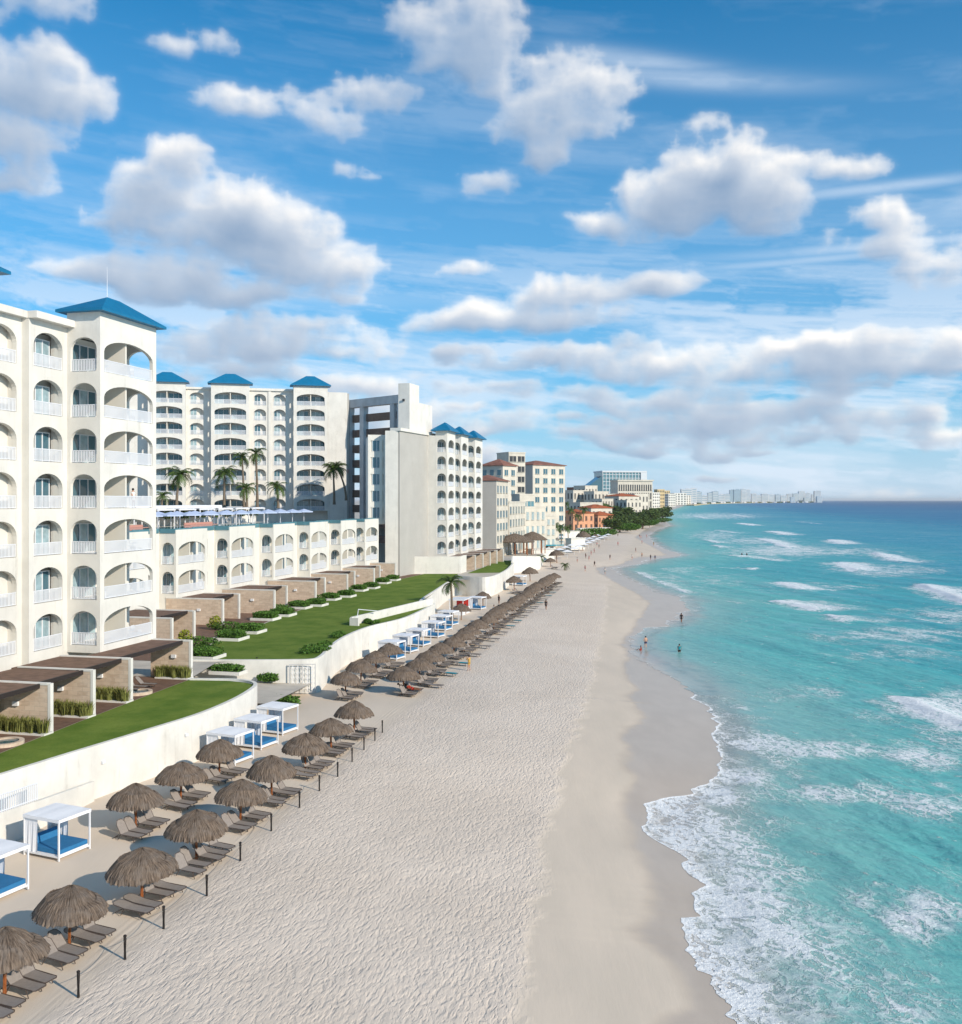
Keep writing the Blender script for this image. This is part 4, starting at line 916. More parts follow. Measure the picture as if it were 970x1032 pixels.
for i, (u, dd, w_, yt, kd) in enumerate(sky_list):
    Wm = w_*dd/1000.0; zt_ = CAMH+(504-yt)*dd/1000.0; o = PD(u, dd)
    t = thing('skyline_tower', (o.x, o.y, 0), 'tiny %s tower block in the hazy skyline across the bay' % ['pale', 'bluish', 'teal'][kd], 'tower block', 'tower blocks of the skyline across the bay')
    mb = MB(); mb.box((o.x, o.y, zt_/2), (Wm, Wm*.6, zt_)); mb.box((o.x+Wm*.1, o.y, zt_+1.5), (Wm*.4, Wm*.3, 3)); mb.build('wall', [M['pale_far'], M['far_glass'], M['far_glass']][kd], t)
    mb = MB(); nf_ = max(3, int(zt_/9))
    for k in range(nf_): mb.box((o.x, o.y-Wm*.3-.2, zt_*(k+.5)/nf_), (Wm*.86, .5, zt_/nf_*.42))
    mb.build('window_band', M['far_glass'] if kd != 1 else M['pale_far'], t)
# ------------------------------------------------------------------ garden walls
def ribbon_wall(name, label, pts, zb, zt, th=.32, m='white_wall', cope=None):
    mb = MB(); L = []; R = []; n = len(pts)
    zt = zt if hasattr(zt, '__len__') else [zt]*n
    P = [Vector((p[0], p[1], 0)) for p in pts]
    for i in range(n):
        t = (P[min(i+1, n-1)]-P[max(i-1, 0)]).normalized(); nn = left(t)
        L.append(P[i]+nn*th); R.append(P[i])
    vs = []; fs = []
    for i in range(n):
        vs += [(R[i].x, R[i].y, zb), (R[i].x, R[i].y, zt[i]), (L[i].x, L[i].y, zt[i]), (L[i].x, L[i].y, zb)]
    for i in range(n-1):
        a, b = i*4, i*4+4
        for k in range(3): fs.append((a+k, b+k, b+k+1, a+k+1))
    fs += [(0, 1, 2, 3), tuple(reversed(range(4*n-4, 4*n)))]
    mb.add(vs, fs); return tag(mb.build(name, M[m]), label, 'garden wall')
def smooth_pts(pts, k=6):
    P = [np.array(p, float) for p in pts]; out = []
    for i in range(len(P)-1):
        p0, p1, p2, p3 = P[max(i-1, 0)], P[i], P[i+1], P[min(i+2, len(P)-1)]
        for j in range(k):
            t = j/k; out.append(0.5*((2*p1)+(-p0+p2)*t+(2*p0-5*p1+4*p2-p3)*t*t+(-p0+3*p1-3*p2+p3)*t**3))
    out.append(P[-1]); return out
W1 = smooth_pts([(-37, 36), (-31.5, 47), (-27.4, 56.2), (-25.1, 61.7), (-22.6, 67.5), (-20.5, 72.7), (-19.3, 78), (-18.9, 82.5), (-19.15, 84.8), (-20.2, 86.2), (-22, 86.9), (-25.5, 87.1)])
ribbon_wall('retaining_wall', 'white curved retaining wall holding up the nearest lawn above the beach', W1, -0.4, 3.38)
W2 = smooth_pts([(-30, 97.2), (-24, 97.0), (-19, 97.1), (-16.5, 97.6), (-15.95, 100), (-16, 106), (-15.5, 113.8), (-13.7, 122.7), (-9.9, 132.5), (-6.9, 149.5)])
ribbon_wall('retaining_wall', 'long white S-curved retaining wall below the big middle lawn', W2, -0.4, 3.38)
W3_ = [(-9.2, 150.2), (-6.9, 149.8)]
ribbon_wall('retaining_wall', 'white garden wall behind the beach bar at the far end of the middle lawn', smooth_pts([(-6.95, 149.9), (-9.3, 153), (-7.5, 175), (-5.2, 199.8)]), -0.4, 3.4)
ribbon_wall('retaining_wall', 'bulging white garden wall standing past the beach bar', smooth_pts([(-5.2, 200), (-1.5, 195.5), (2.0, 196), (5.6, 215), (8.0, 240)]), -0.4, 3.9)
ribbon_wall('retaining_wall', 'tall sloping white wall section nearest the thatched pavilions', [(7.6, 240.2), (8.2, 256), (16.2, 272), (17.3, 284)], -0.4, [4.1, 4.6, 3.6, 2.4])
ribbon_wall('retaining_wall', 'distant low white beach wall beyond the thatched pavilions', smooth_pts([(17.5, 285), (22, 330), (38, 463), (60, 590)]), -0.4, 2.6, .5)
ribbon_wall('ramp_wall', 'low white ramp wall behind the two nearest daybeds', [(-27.6, 48), (-26.3, 53.5), (-25.3, 58), (-24.4, 62.6)], -0.4, [2.5, 2.0, 1.6, 1.25], .25)
mb = MB(); mb.add([(-27.8, 48, 2.1), (-24.6, 62.7, .9), (-26.0, 62.4, .9), (-32, 48, 2.1)], [(0, 1, 2, 3)]); tag(mb.build('ramp', M['concrete']), kind='structure')
t = thing('ramp_fence', (-26.6, 54, 2.0), 'white picket fence panel on the ramp wall at the left edge', 'fence')
mb = MB(); p0, p1 = Vector((-26.9, 50.2, 2.25)), Vector((-25.6, 57.2, 1.7)); dd_ = p1-p0
for i in range(40): p = p0+dd_*(i/39); mb.box((p.x, p.y, p.z+.5), (.05, .05, 1.0), EA)
for zz in (.08, .98): mb.tube([p0+Vector((0, 0, zz)), p1+Vector((0, 0, zz))], .04, 6)
mb.build('picket_panel', M['rail'], t)
ribbon_wall('lawn_boundary_wall', 'plain cream boundary wall closing the far end of the middle lawn', [(-15.5, 212.5), (-4.4, 213.2), (-3.2, 219)], 3.0, 6.9, .35, 'cream')
# lawns
def sheet(name, poly, z, m, kind='structure'):
    mb = MB(); mb.add([(p[0], p[1], z) for p in poly], [tuple(range(len(poly)))]); o = mb.build(name, m)
    bm_ = o.data; 
    import bmesh; b = bmesh.new(); b.from_mesh(bm_); bmesh.ops.triangulate(b, faces=b.faces[:]); b.to_mesh(bm_); b.free()
    return tag(o, kind=kind)
w1 = [(p[0], p[1]) for p in W1 if p[1] > 40 and p[0] < -18]
sheet('lawn', [(-38, 40)]+[(x-.30, y) for x, y in w1 if y < 85]+[(-20.4, 85.7), (-22, 86.5), (-25.0, 86.8), (-25.3, 86.8), (-25.6, 87.0), (-26.9, 80), (-28.6, 70.3), (-30.2, 60), (-34, 46)], 3.24, M['lawn'])
w2 = [(p[0]-.32, p[1]) for p in W2 if p[0] > -16.8]
sheet('lawn', [(-29.9, 97.5), (-24, 97.3), (-19, 97.4), (-17, 97.9)]+w2+[(-9.5, 152), (-7.7, 175), (-5.4, 199), (-4.9, 212), (-12, 212), (-20.4, 182), (-26.5, 137.7), (-29.9, 104)], 3.24, M['lawn'])
sheet('lawn', [(-2.9, 214), (5.0, 216), (7.4, 240), (8.0, 258), (4.6, 260), (1, 235)], 3.24, M['lawn'])
sheet('deck', [(-27.0, 80), (-25.7, 87.0), (-31, 89), (-38, 62), (-40, 46), (-34.1, 46), (-30.3, 60), (-28.7, 70.3)], 3.225, M['brown'])
sheet('deck', [(-30.2, 104), (-26.8, 137.7), (-20.6, 182), (-12.5, 211), (-19, 211), (-28, 180), (-40, 125), (-43, 100), (-31, 97)], 3.225, M['brown'])
mb = MB(); mb.add([(-40, 86.4, 1.9), (-18.4, 86.2, 1.3), (-16.6, 97.5, 1.0), (-40, 98, 1.9)], [(0, 1, 2, 3)]); tag(mb.build('garden_path', m_pave), kind='structure')
mb = MB(); mb.add([(-20.6, 84, .02), (-12.5, 86, .02), (-12.5, 97.4, .02), (-18.5, 97.5, .02)], [(0, 1, 2, 3)]); 
# gate with white scrollwork
g_ = thing('scroll_gate', (-17.6, 96.9, 0.3), 'tall white metal gate with scroll pattern set in the wall corner', 'gate')
gd = Vector((1, .06, 0)).normalized(); mb = MB(); o_ = Vector((-18.7, 96.85, 0))
for a in (0, 1.25, 2.5): mb.obox(o_, gd, a-.04, a+.04, 0, .08, .2, 3.0)
for z in (.25, 2.95): mb.obox(o_, gd, 0, 2.5, .01, .07, z-.04, z+.04)
mb.build('gate_frame', M['concrete'], g_)
for i in range(5):
    mb = MB(); x_ = o_+gd*(.3+i*.48); mb.tube([x_+Vector((0, 0, .28)), x_+Vector((0, 0, 2.9))], .02, 5)
    for j in range(5):
        c = x_+Vector((0, 0, .55+j*.5)); r_ = .21
        mb.tube([c+gd*math.cos(k*.62)*r_*(1-k*.09)+Vector((0, 0, math.sin(k*.62)*r_*(1-k*.09))) for k in range(11)], .022, 5)
    mb.build('scroll_panel', M['rail'], g_)

# ------------------------------------------------------------------ foliage
def leaf_cloud(mb, c, size, n, ls, r, rot=0.0, round_=True, mi=None):
    ca, sa = math.cos(rot), math.sin(rot)
    for i in range(n):
        while True:
            x, y, z = r.uniform(-1, 1), r.uniform(-1, 1), r.uniform(-1, 1)
            if not round_ or (x*x+y*y+z*z < 1 and x*x+y*y+z*z > r.random()*.6): break
        x *= size[0]/2; y *= size[1]/2; z *= size[2]/2
        p = Vector((c[0]+x*ca-y*sa, c[1]+x*sa+y*ca, c[2]+z)); a = Vector((r.gauss(0, 1), r.gauss(0, 1), r.gauss(0, .7))).normalized(); b = a.cross(Vector((r.gauss(0, 1), r.gauss(0, 1), r.gauss(0, 1)))).normalized()
        s_ = ls*r.uniform(.6, 1.4); mb.quad(p-a*s_, p-b*s_*.5, p+a*s_, p+b*s_*.5, 0 if mi is None else r.choice(mi))
def blade_clump(mb, c, R, h, n, r):
    for i in range(n):
        an = r.uniform(0, 2*math.pi); rr_ = R*math.sqrt(r.random()); b = Vector((c[0]+math.cos(an)*rr_, c[1]+math.sin(an)*rr_, c[2])); hh = h*r.uniform(.6, 1.1)
        l = Vector((math.cos(an+r.uniform(-.6, .6)), math.sin(an+r.uniform(-.6, .6)), 0))*hh*r.uniform(.15, .55); sd_ = Vector((-l.y, l.x, 0)).normalized()*.03
        m_ = b+l*.4+Vector((0, 0, hh*.7)); t_ = b+l+Vector((0, 0, hh)); mb.add([b-sd_, b+sd_, m_+sd_, m_-sd_, t_], [(0, 1, 2, 3), (3, 2, 4)])
def hedge(u, v, L, Wd, h, label, rot=EA, planter=True, z=3.24, col='hedge', name='planter_hedge', seed=1):
    c = px(u, v, z); r = random.Random(seed+int(u*7)); t = thing(name, (c.x, c.y, z), label, 'planted box' if planter else 'hedge')
    if planter:
        mb = MB(); hz_ = .32
        for a, b in (((L/2, 0), (.14, Wd)), ((-L/2, 0), (.14, Wd)), ((0, Wd/2-.07), (L-.14, .14)), ((0, -Wd/2+.07), (L-.14, .14))):
            q_ = Matrix.Rotation(rot, 3, 'Z') @ Vector((a[0], a[1], 0)); mb.box((c.x+q_.x, c.y+q_.y, z+hz_/2), (b[0], b[1], hz_), rot)
        mb.build('planter_box', M['white_wall'], t); 
    mb = MB(); n = int(L*Wd*h*340)+100; leaf_cloud(mb, (c.x, c.y, z+.2+h/2), (L-.3, Wd-.3, h), min(n, 2600), .13, r, rot, round_=False); leaf_cloud(mb, (c.x, c.y, z+.25+h/2), (L-.1, Wd-.1, h+.25), min(n, 2600)//2, .12, r, rot)
    mb.build('foliage', M[col], t); return t

# patio bays: stone party wall with white post, lamp and brown roof
def patio(endp, Lw, gap, label, i, roof=True, dirE=E, nn=N, zt=6.55, z0=3.2, grass=True, lamp=True):
    """endp: seaward end of the stone wall; the roof spans from this wall back towards the camera by gap"""
    t = thing('patio_bay', (endp.x, endp.y, z0), label, 'patio')
    mb = MB(); mb.obox(endp, dirE, 0, .28, -Lw, -.22, z0, zt-.12); mb.build('stone_wall', M['stone'], t)
    mb = MB(); mb.obox(endp, dirE, -.02, .30, -.215, 0, z0, zt); mb.obox(endp, dirE, -.03, .31, -Lw, -.22, zt-.12, zt+.02); mb.build('white_trim', M['white_wall'], t)
    if lamp:
        mb = MB(); mb.obox(endp, dirE, -.16, -.001, -Lw*.42-.22, -Lw*.42+.22, z0+1.75, z0+2.05); mb.build('wall_lamp', M['white'], t)
    if roof:
        mb = MB(); mb.obox(endp, dirE, -gap, -.031, -Lw, -.95, zt-.16, zt-.06); rf = mb.build('roof', M['brown'], t)
        mb = MB(); mb.obox(endp, dirE, -gap, -.031, -.948, -.80, zt-.34, zt-.03); mb.build('fascia', M['fascia'], rf)
    if grass:
        r = random.Random(i*3+5); g2 = thing('ornamental_grass', (endp.x, endp.y-.5, z0), 'row of ornamental grass in a bed at the foot of %s' % label.replace('patio with ', '').replace(' and', ',')[:60], 'plants')
        o_ = endp-dirE*.75; mb = MB(); mb.obox(o_, dirE, -.25, .72, -Lw*.75, .25, z0, z0+.16); mb.build('bed_kerb', M['white_wall'], g2)
        mb = MB()
        for k in range(16):
            p = o_+dirE*r.uniform(0, .5)-nn*(Lw*.72*k/16+.1); blade_clump(mb, (p.x, p.y, z0+.15), .35, 1.0, 60, r)
        mb.build('blades', M['grass_blade'], g2)
    return t
pe = [(px(-12, 765, 3.2), 6, 5.6), (px(51, 739, 3.2), 6.4, 5.4), (px(94, 721.6, 3.2), 6.4, 5.4), (px(132, 706.7, 3.2), 6.4, 5.6), (px(192.7, 683.6, 3.2), 4.0, 9.9)]
PL = ['the patio wall at the left edge', 'the second stone patio wall from the left', 'the third stone patio wall from the left', 'the fourth stone patio wall from the left', 'the stone patio wall at the tower corner']
for i, (p, Lw, gap) in enumerate(pe):
    patio(p, Lw, gap, 'patio with brown flat roof, ' + PL[i].replace('the ', '', 1), i, grass=(i < 5))
q0 = px(225, 630.5, 3.2)
cpos = []
for i, u_, v_, lw in [(0, 173.5, 655, 9), (1, 225, 630.5, 8), (2, 277, 619, 8), (3, 318.5, 607.6, 8), (4, 350.5, 598.5, 7.5), (5, 377.5, 591, 7.5), (6, 399, 584.5, 7)]:
    p = px(u_, v_, 3.2); cpos.append(p)
    patio(p, lw, 6.6, 'patio with long stone wall, %s from the left behind the middle lawn' % ORD[i], 10+i, grass=False, roof=False)
    p2 = p+E*6.9-N*1.3
    if i < 6: patio(p2, lw-1.5, 5.4, 'patio with short stone wall, %s from the left behind the middle lawn' % ORD[i], 20+i, grass=False, lamp=False)
for i in range(5):
    p = Vector((-1.2, 224.5, 0))+E*(7.6*i)
    patio(p, 5.5, 5.5, 'patio with small stone wall, %s from the left under the blue-capped towers' % ORD[i], 30+i, grass=False, lamp=False)
# hedges in white kerbs in front of the middle patios
hl = []
for i, (u, v, w_) in enumerate([(206, 663, 3.4), (233, 644.5, 3.2), (252.5, 637.5, 3.0), (268, 624.5, 3.2), (285, 620.5, 3.0), (302, 613, 3.0), (319, 610.5, 2.8), (333, 604.5, 2.8), (349, 601.5, 2.6), (362, 595.5, 2.6), (374, 593, 2.6), (386, 588, 2.6), (396, 585, 2.5)]):
    hedge(u, v, 2.6, w_, .8, 'clipped green hedge block in a white kerb, %s from the left along the lawn' % ORD[i], seed=i)
for i, (u, v, L) in enumerate([(214, 652, 4), (243, 636, 4), (291, 617, 4.5), (325, 606.5, 4), (356, 598, 4), (381, 589.5, 4)]):
    c = px(u-14, v-1, 3.24); r = random.Random(40+i)
    t = thing('flower_bed', (c.x, c.y, 3.24), 'mixed yellow-green shrub bed under the stone patio walls, %s from the left' % ORD[i], 'plants')
    mb = MB(); leaf_cloud(mb, (c.x, c.y, 3.75), (5.5, 1.6, 1.1), 900, .13, r, EA-math.pi/2); mb.build('foliage', M['hedge'], t)
    mb = MB(); leaf_cloud(mb, (c.x-1.6, c.y+.6, 4.1), (1.5, 1.5, 1.7), 420, .13, r); mb.build('yellow_foliage', M['hedge_y'], t)
hedge(221, 633.5+44, 1.2, 3.6, .5, 'low clipped hedge at the left end of the garden path', EA, z=2.2, seed=71)
hedge(230, 679, 1.6, 3.2, .6, 'rounded green hedge in a curved white planter beside the garden path', EA, z=2.3, seed=72)
hedge(270, 688, 1.4, 2.2, .6, 'green hedge behind the tip of the nearest lawn wall', EA, z=1.2, seed=73, planter=False)
hedge(283, 712, 1.6, 3.6, .7, 'green hedge at the foot of the nearest lawn wall tip', EA, z=0.1, seed=74, planter=False)
for i, (u, v, s_, lab) in enumerate([(318, 655, 5, 'dark creeping shrubs on the near corner of the middle lawn'), (343, 641, 4, 'dark creeping shrubs along the bend of the middle lawn wall'), (375, 628, 3, 'small dark shrub on the middle lawn near the stairs')]):
    c = px(u, v, 3.24); r = random.Random(80+i); t = thing('shrub_patch', (c.x, c.y, 3.24), lab, 'plants')
    mb = MB()
    for k in range(5): leaf_cloud(mb, (c.x+r.uniform(-1, 1)*s_*.25, c.y+r.uniform(-1, 1)*s_*.55, 3.5), (s_*.35, s_*.4, .6), 260, .12, r)
    mb.build('foliage', M['hedge'], t)
# stair parapet on the middle wall
t = thing('stair_parapet', (-14, 125, 3.2), 'low white stair parapet with handrail on top of the S-curved wall', 'stair parapet')
a_, b_ = px(355, 630, 3.3), px(437, 609.5, 3.3); dd_ = (b_-a_).normalized(); Lp = (b_-a_).length
mb = MB(); mb.obox(Vector((a_.x, a_.y, 0)), dd_, 0, Lp, -.25, 0, 3.2, 4.3); mb.obox(Vector((a_.x, a_.y, 0)), dd_, -.1, .25, -.3, .9, 3.2, 4.2); mb.build('parapet', M['white_wall'], t)
mb = MB(); q_ = Vector((a_.x+.6, a_.y+.4, 4.2)); mb.tube([q_, q_+Vector((.1, .3, 1.0)), q_+dd_*5+Vector((.3, 0, .3))], .05, 6); mb.build('handrail', M['rail'], t)

# ------------------------------------------------------------------ palms and trees
def palm_meshes(seed, h, lean, nf=22, fl=3.0, dense=1.0):
    r = random.Random(seed); mb = MB(); pts = []; rad = []
    for i in range(9):
        k = i/8; pts.append((lean*k*k*h*.25, lean*.4*k*k*h*.2, h*k)); rad.append(.24-.11*k+(.06 if i == 0 else 0))
    mb.tube(pts, rad, 8); tm = mb.mesh('trunk', M['trunk'])
    top = Vector(pts[-1]); mb = MB()
    for f in range(nf):
        an = 2*math.pi*f/nf+r.uniform(-.25, .25); el_ = r.choice([1.1, .75, .45, .15, -.25])+r.uniform(-.15, .15); L = fl*r.uniform(.8, 1.1)
        out = Vector((math.cos(an), math.sin(an), 0)); p = top.copy(); seg = 9; prev = p
        for s_ in range(seg):
            e2 = el_-1.9*((s_+.5)/seg)**1.3; st = (out*math.cos(e2)+Vector((0, 0, math.sin(e2))))*(L/seg); nxt = prev+st
            side = Vector((-out.y, out.x, 0)); wd_ = .75*math.sin(math.pi*min(1, (s_+1.2)/(seg+.6)))**.7*L/3.0
            mb.quad(prev-side*.03, prev+side*.03, nxt+side*.025, nxt-side*.025)
            for q_ in range(3):
                b = prev+st*(q_/3)
                for sg in (-1, 1):
                    tip = b+side*sg*wd_*r.uniform(.8, 1.1)+st*1.1+Vector((0, 0, -wd_*r.uniform(.25, .75)))
                    mb.add([b, b+st*.30, tip], [(0, 1, 2)])
            prev = nxt
    return tm, mb.mesh('crown', M['frond'])
pv = [palm_meshes(1, 5.5, .3), palm_meshes(2, 9, .15, 20, 2.3), palm_meshes(3, 3.4, -.3, 22, 2.4), palm_meshes(4, 6.5, 1.1, 24, 3.0), palm_meshes(5, 6, -.2, 22, 2.6)]
def palm(loc, v, s, label, rz=0.0, group=None):
    t = thing('palm_tree', loc, label, 'palm tree', group); t.rotation_euler = (0, 0, rz); t.scale = (s, s, s)
    part('trunk', pv[v][0], t); part('crown', pv[v][1], t); return t
def PZ(u, v, dd): return Vector(((u-485)*dd/1000, dd, CAMH-(v-504)*dd/1000))
for i, (u, vt, dd, v, s, lab) in enumerate([(178, 478, 222, 0, 1.15, 'full feathery palm at the left end of the pool deck row'), (226, 477, 226, 0, 1.1, 'bushy palm in front of the middle capped tower'),
    (246, 461, 232, 1, 1.12, 'slender tall palm, left of the twin tall palms on the deck'), (259.5, 457, 234, 1, 1.2, 'tallest slender palm on the pool deck, right of its twin'),
    (249, 492, 218, 2, 1.0, 'short palm below the twin tall palms'), (280.5, 491, 220, 2, 1.05, 'short round palm right of the twin tall palms'),
    (337, 473, 238, 3, 1.0, 'shaded drooping palm left of the pair by the shaded grey side wall'), (349, 471, 240, 3, .95, 'shaded drooping palm right of the pair by the shaded grey side wall'), (163, 500, 210, 2, .8, 'small palm hidden at the left end of the deck')]):
    s *= 1.3; ht_ = [5.5, 9, 3.4, 6.5, 6][v]*s; p = PZ(u, vt, dd); palm((p.x, p.y, p.z-ht_), v, s, lab, i*1.3)
p = px(456, 628, 0); palm((p.x, p.y, 0), 4, 1.05, 'palm with wind-blown crown standing beside the daybeds at the wall end', .5)
p = px(545, 571, 0.0); palm((p.x, p.y, 0.0), 2, .75, 'small leaning palm in the sand beside the tall white wall', 2.0)
p = px(570, 574, 0.0); palm((p.x, p.y, -1.2), 2, .7, 'tiny dark palm alone in the middle of the open sand', 1.0)
for i, (u, v, dd, s) in enumerate([(553, 531, 370, 1.0), (559, 530, 378, 1.1), (566, 531, 385, 1.0), (573, 532, 392, .9), (576, 514, 500, 1.2), (582, 520, 520, 1.2), (588, 513, 560, 1.3), (594, 519, 575, 1.2), (570, 508, 480, 1.1), (600, 511, 620, 1.3)]):
    p = PZ(u, v, dd); h_ = p.z-2.2; palm((p.x, p.y, p.z-5.5*s-.0), 0, s, 'palm beside the orange villas and cream annexes, %s from the left of its row' % ORD[i], i*.9, 'palms around the orange villas')
def tree_meshes(seed):
    r = random.Random(seed); mb = MB(); mb.tube([(0, 0, 0), (.1, 0, 2), (.3, .1, 4)], [.4, .3, .2], 7)
    for k in range(4): a = k*1.6; mb.tube([(.1, 0, 2.2), (math.cos(a)*1.4, math.sin(a)*1.4, 4)], [.16, .07], 5)
    tm = mb.mesh('trunk', M['trunk']); mb = MB()
    for k in range(11):
        a = r.uniform(0, 6.28); q_ = r.uniform(0, 2.6); leaf_cloud(mb, (math.cos(a)*q_, math.sin(a)*q_, 4.2+r.uniform(-.9, 1.5)), (3.0, 3.0, 2.2), 150, .32, r)
    return tm, mb.mesh('crown', M['leaf_dark'])
tv = [tree_meshes(i) for i in range(4)]
r = random.Random(9); spots = [(612, 506, 640), (618, 510, 620), (604, 500, 700), (626, 512, 640), (634, 513, 660), (622, 503, 720), (641, 512, 690), (648, 511, 720), (630, 506, 740), (655, 509, 760), (639, 505, 790), (610, 514, 590), (616, 517, 575), (625, 518, 590), (633, 518, 610), (641, 517, 640), (648, 515, 670), (662, 507, 850), (668, 506, 950), (597, 503, 730), (657, 506, 830), (606, 508, 680), (612, 501, 760), (645, 508, 760)]
for i, (u, v, dd) in enumerate(spots):
    p = PZ(u, v, dd); t = thing('broadleaf_tree', (p.x, p.y, 1.4), 'dark bushy tree in the grove below the glass hotel, %s counted front to back' % ORD[i] if i < 30 else '', 'tree', 'trees of the shore grove')
    s_ = max(.8, (p.z-1.4)/6.7); t.scale = (s_*1.3, s_*1.3, s_); t.rotation_euler = (0, 0, i*1.1); t.location.z -= 1.7*s_; part('trunk', tv[i % 4][0], t); part('crown', tv[i % 4][1], t)
for i, (u, v, L, lab) in enumerate([(600, 533, 26, 'long green hedge bank in front of the orange villas'), (632, 525, 20, 'low green bank below the tree grove at the back of the sand'), (648, 519, 26, 'low green bank under the right half of the tree grove'), (660, 514.5, 34, 'farthest low green bank at the right tip of the tree grove')]):
    p = PZ(u, v, 480+i*100); t = thing('hedge_bank', (p.x, p.y, 1.5), lab, 'hedge'); mb = MB(); leaf_cloud(mb, (p.x, p.y, 3.4), (L, 8, 4.2), 2600, .45, random.Random(i), .4); mb.build('foliage', M['hedge'], t)

# ------------------------------------------------------------------ palapas, loungers, daybeds
def palapa_meshes(seed):
    r = random.Random(seed); mb = MB(); seg = 120; rings = [(0.03, 2.66), (.22, 2.60), (.5, 2.47), (.8, 2.31), (1.10, 2.11), (1.13, 2.15), (1.38, 1.96), (1.58, 1.74), (1.68, 1.50)]
    ph = [r.uniform(0, 6.28) for _ in range(3)]
    for j, (rr_, z) in enumerate(rings):
        for k in range(seg):
            a = 2*math.pi*k/seg; w_ = 1+.025*math.sin(2*a+ph[0])+.02*math.sin(3*a+ph[1]); jit = r.uniform(-.018, .018)+(r.uniform(-.06, .09) if j == len(rings)-1 else 0)
            zz = z+(.10*math.sin(a+ph[2]) if j == 4 or j == 5 else 0)*1.0+r.uniform(-.02, .02); mb.v.append((rr_*w_*math.cos(a)+jit*math.cos(a), rr_*w_*math.sin(a)+jit*math.sin(a), zz+(r.uniform(-.07, .05) if j == len(rings)-1 else 0)))
    for j in range(len(rings)-1):
        for k in range(seg): k2 = (k+1) % seg; mb.f.append((j*seg+k, (j+1)*seg+k, (j+1)*seg+k2, j*seg+k2)); mb.m.append(0)
    mb.f.append(tuple(range(seg))); mb.m.append(0)
    o = len(mb.v)
    for k in range(seg): a = 2*math.pi*k/seg; mb.v.append((1.5*math.cos(a), 1.5*math.sin(a), 1.50)); 
    for k in range(seg): a = 2*math.pi*k/seg; mb.v.append((.05*math.cos(a), .05*math.sin(a), 2.46))
    last = (len(rings)-1)*seg
    for k in range(seg):
        k2 = (k+1) % seg; mb.f += [(last+k, o+k, o+k2, last+k2), (o+k, o+seg+k, o+seg+k2, o+k2)]; mb.m += [0, 0]
    for k in range(260):                                          # loose straw sticking out
        a = r.uniform(0, 6.28); q_ = r.choice([1.10, 1.62, 1.66, 1.66]); z = 2.08 if q_ < 1.2 else 1.56; o_ = Vector((math.cos(a), math.sin(a), 0)); s_ = Vector((-o_.y, o_.x, 0))*.012; b = o_*q_+Vector((0, 0, z)); tip = b+o_*r.uniform(.04, .14)+Vector((0, 0, -r.uniform(.06, .20)))
        mb.add([b-s_, b+s_, tip], [(0, 1, 2)])
    th = mb.mesh('thatch_canopy', M['thatch'])
    m2 = MB(); m2.tube([(0, 0, -.3), (0, 0, 1.2), (.01, 0, 2.5)], [.10, .09, .08], 10)
    for k in range(6): a = k*math.pi/3; m2.tube([(math.cos(a)*.08, math.sin(a)*.08, 1.75), (math.cos(a)*1.2, math.sin(a)*1.2, 1.72)], .03, 5)
    return th, m2.mesh('post', M['wood'])
ppv = [palapa_meshes(i+30) for i in range(4)]
npal = [0]
def palapa(p, label, s=1.0, group='thatched palm umbrellas on the beach'):
    i = npal[0]; npal[0] += 1; t = thing('thatched_umbrella', p, label, 'beach umbrella', group); rr_ = random.Random(i*7)
    t.rotation_euler = (rr_.uniform(-.05, .05), rr_.uniform(-.05, .05), rr_.uniform(0, 6.28)); t.scale = (s*rr_.uniform(.88, 1.02), s*rr_.uniform(.88, 1.02), s*rr_.uniform(.93, 1.05))
    part('post', ppv[i % 4][1], t); part('thatch_canopy', ppv[i % 4][0], t); return t
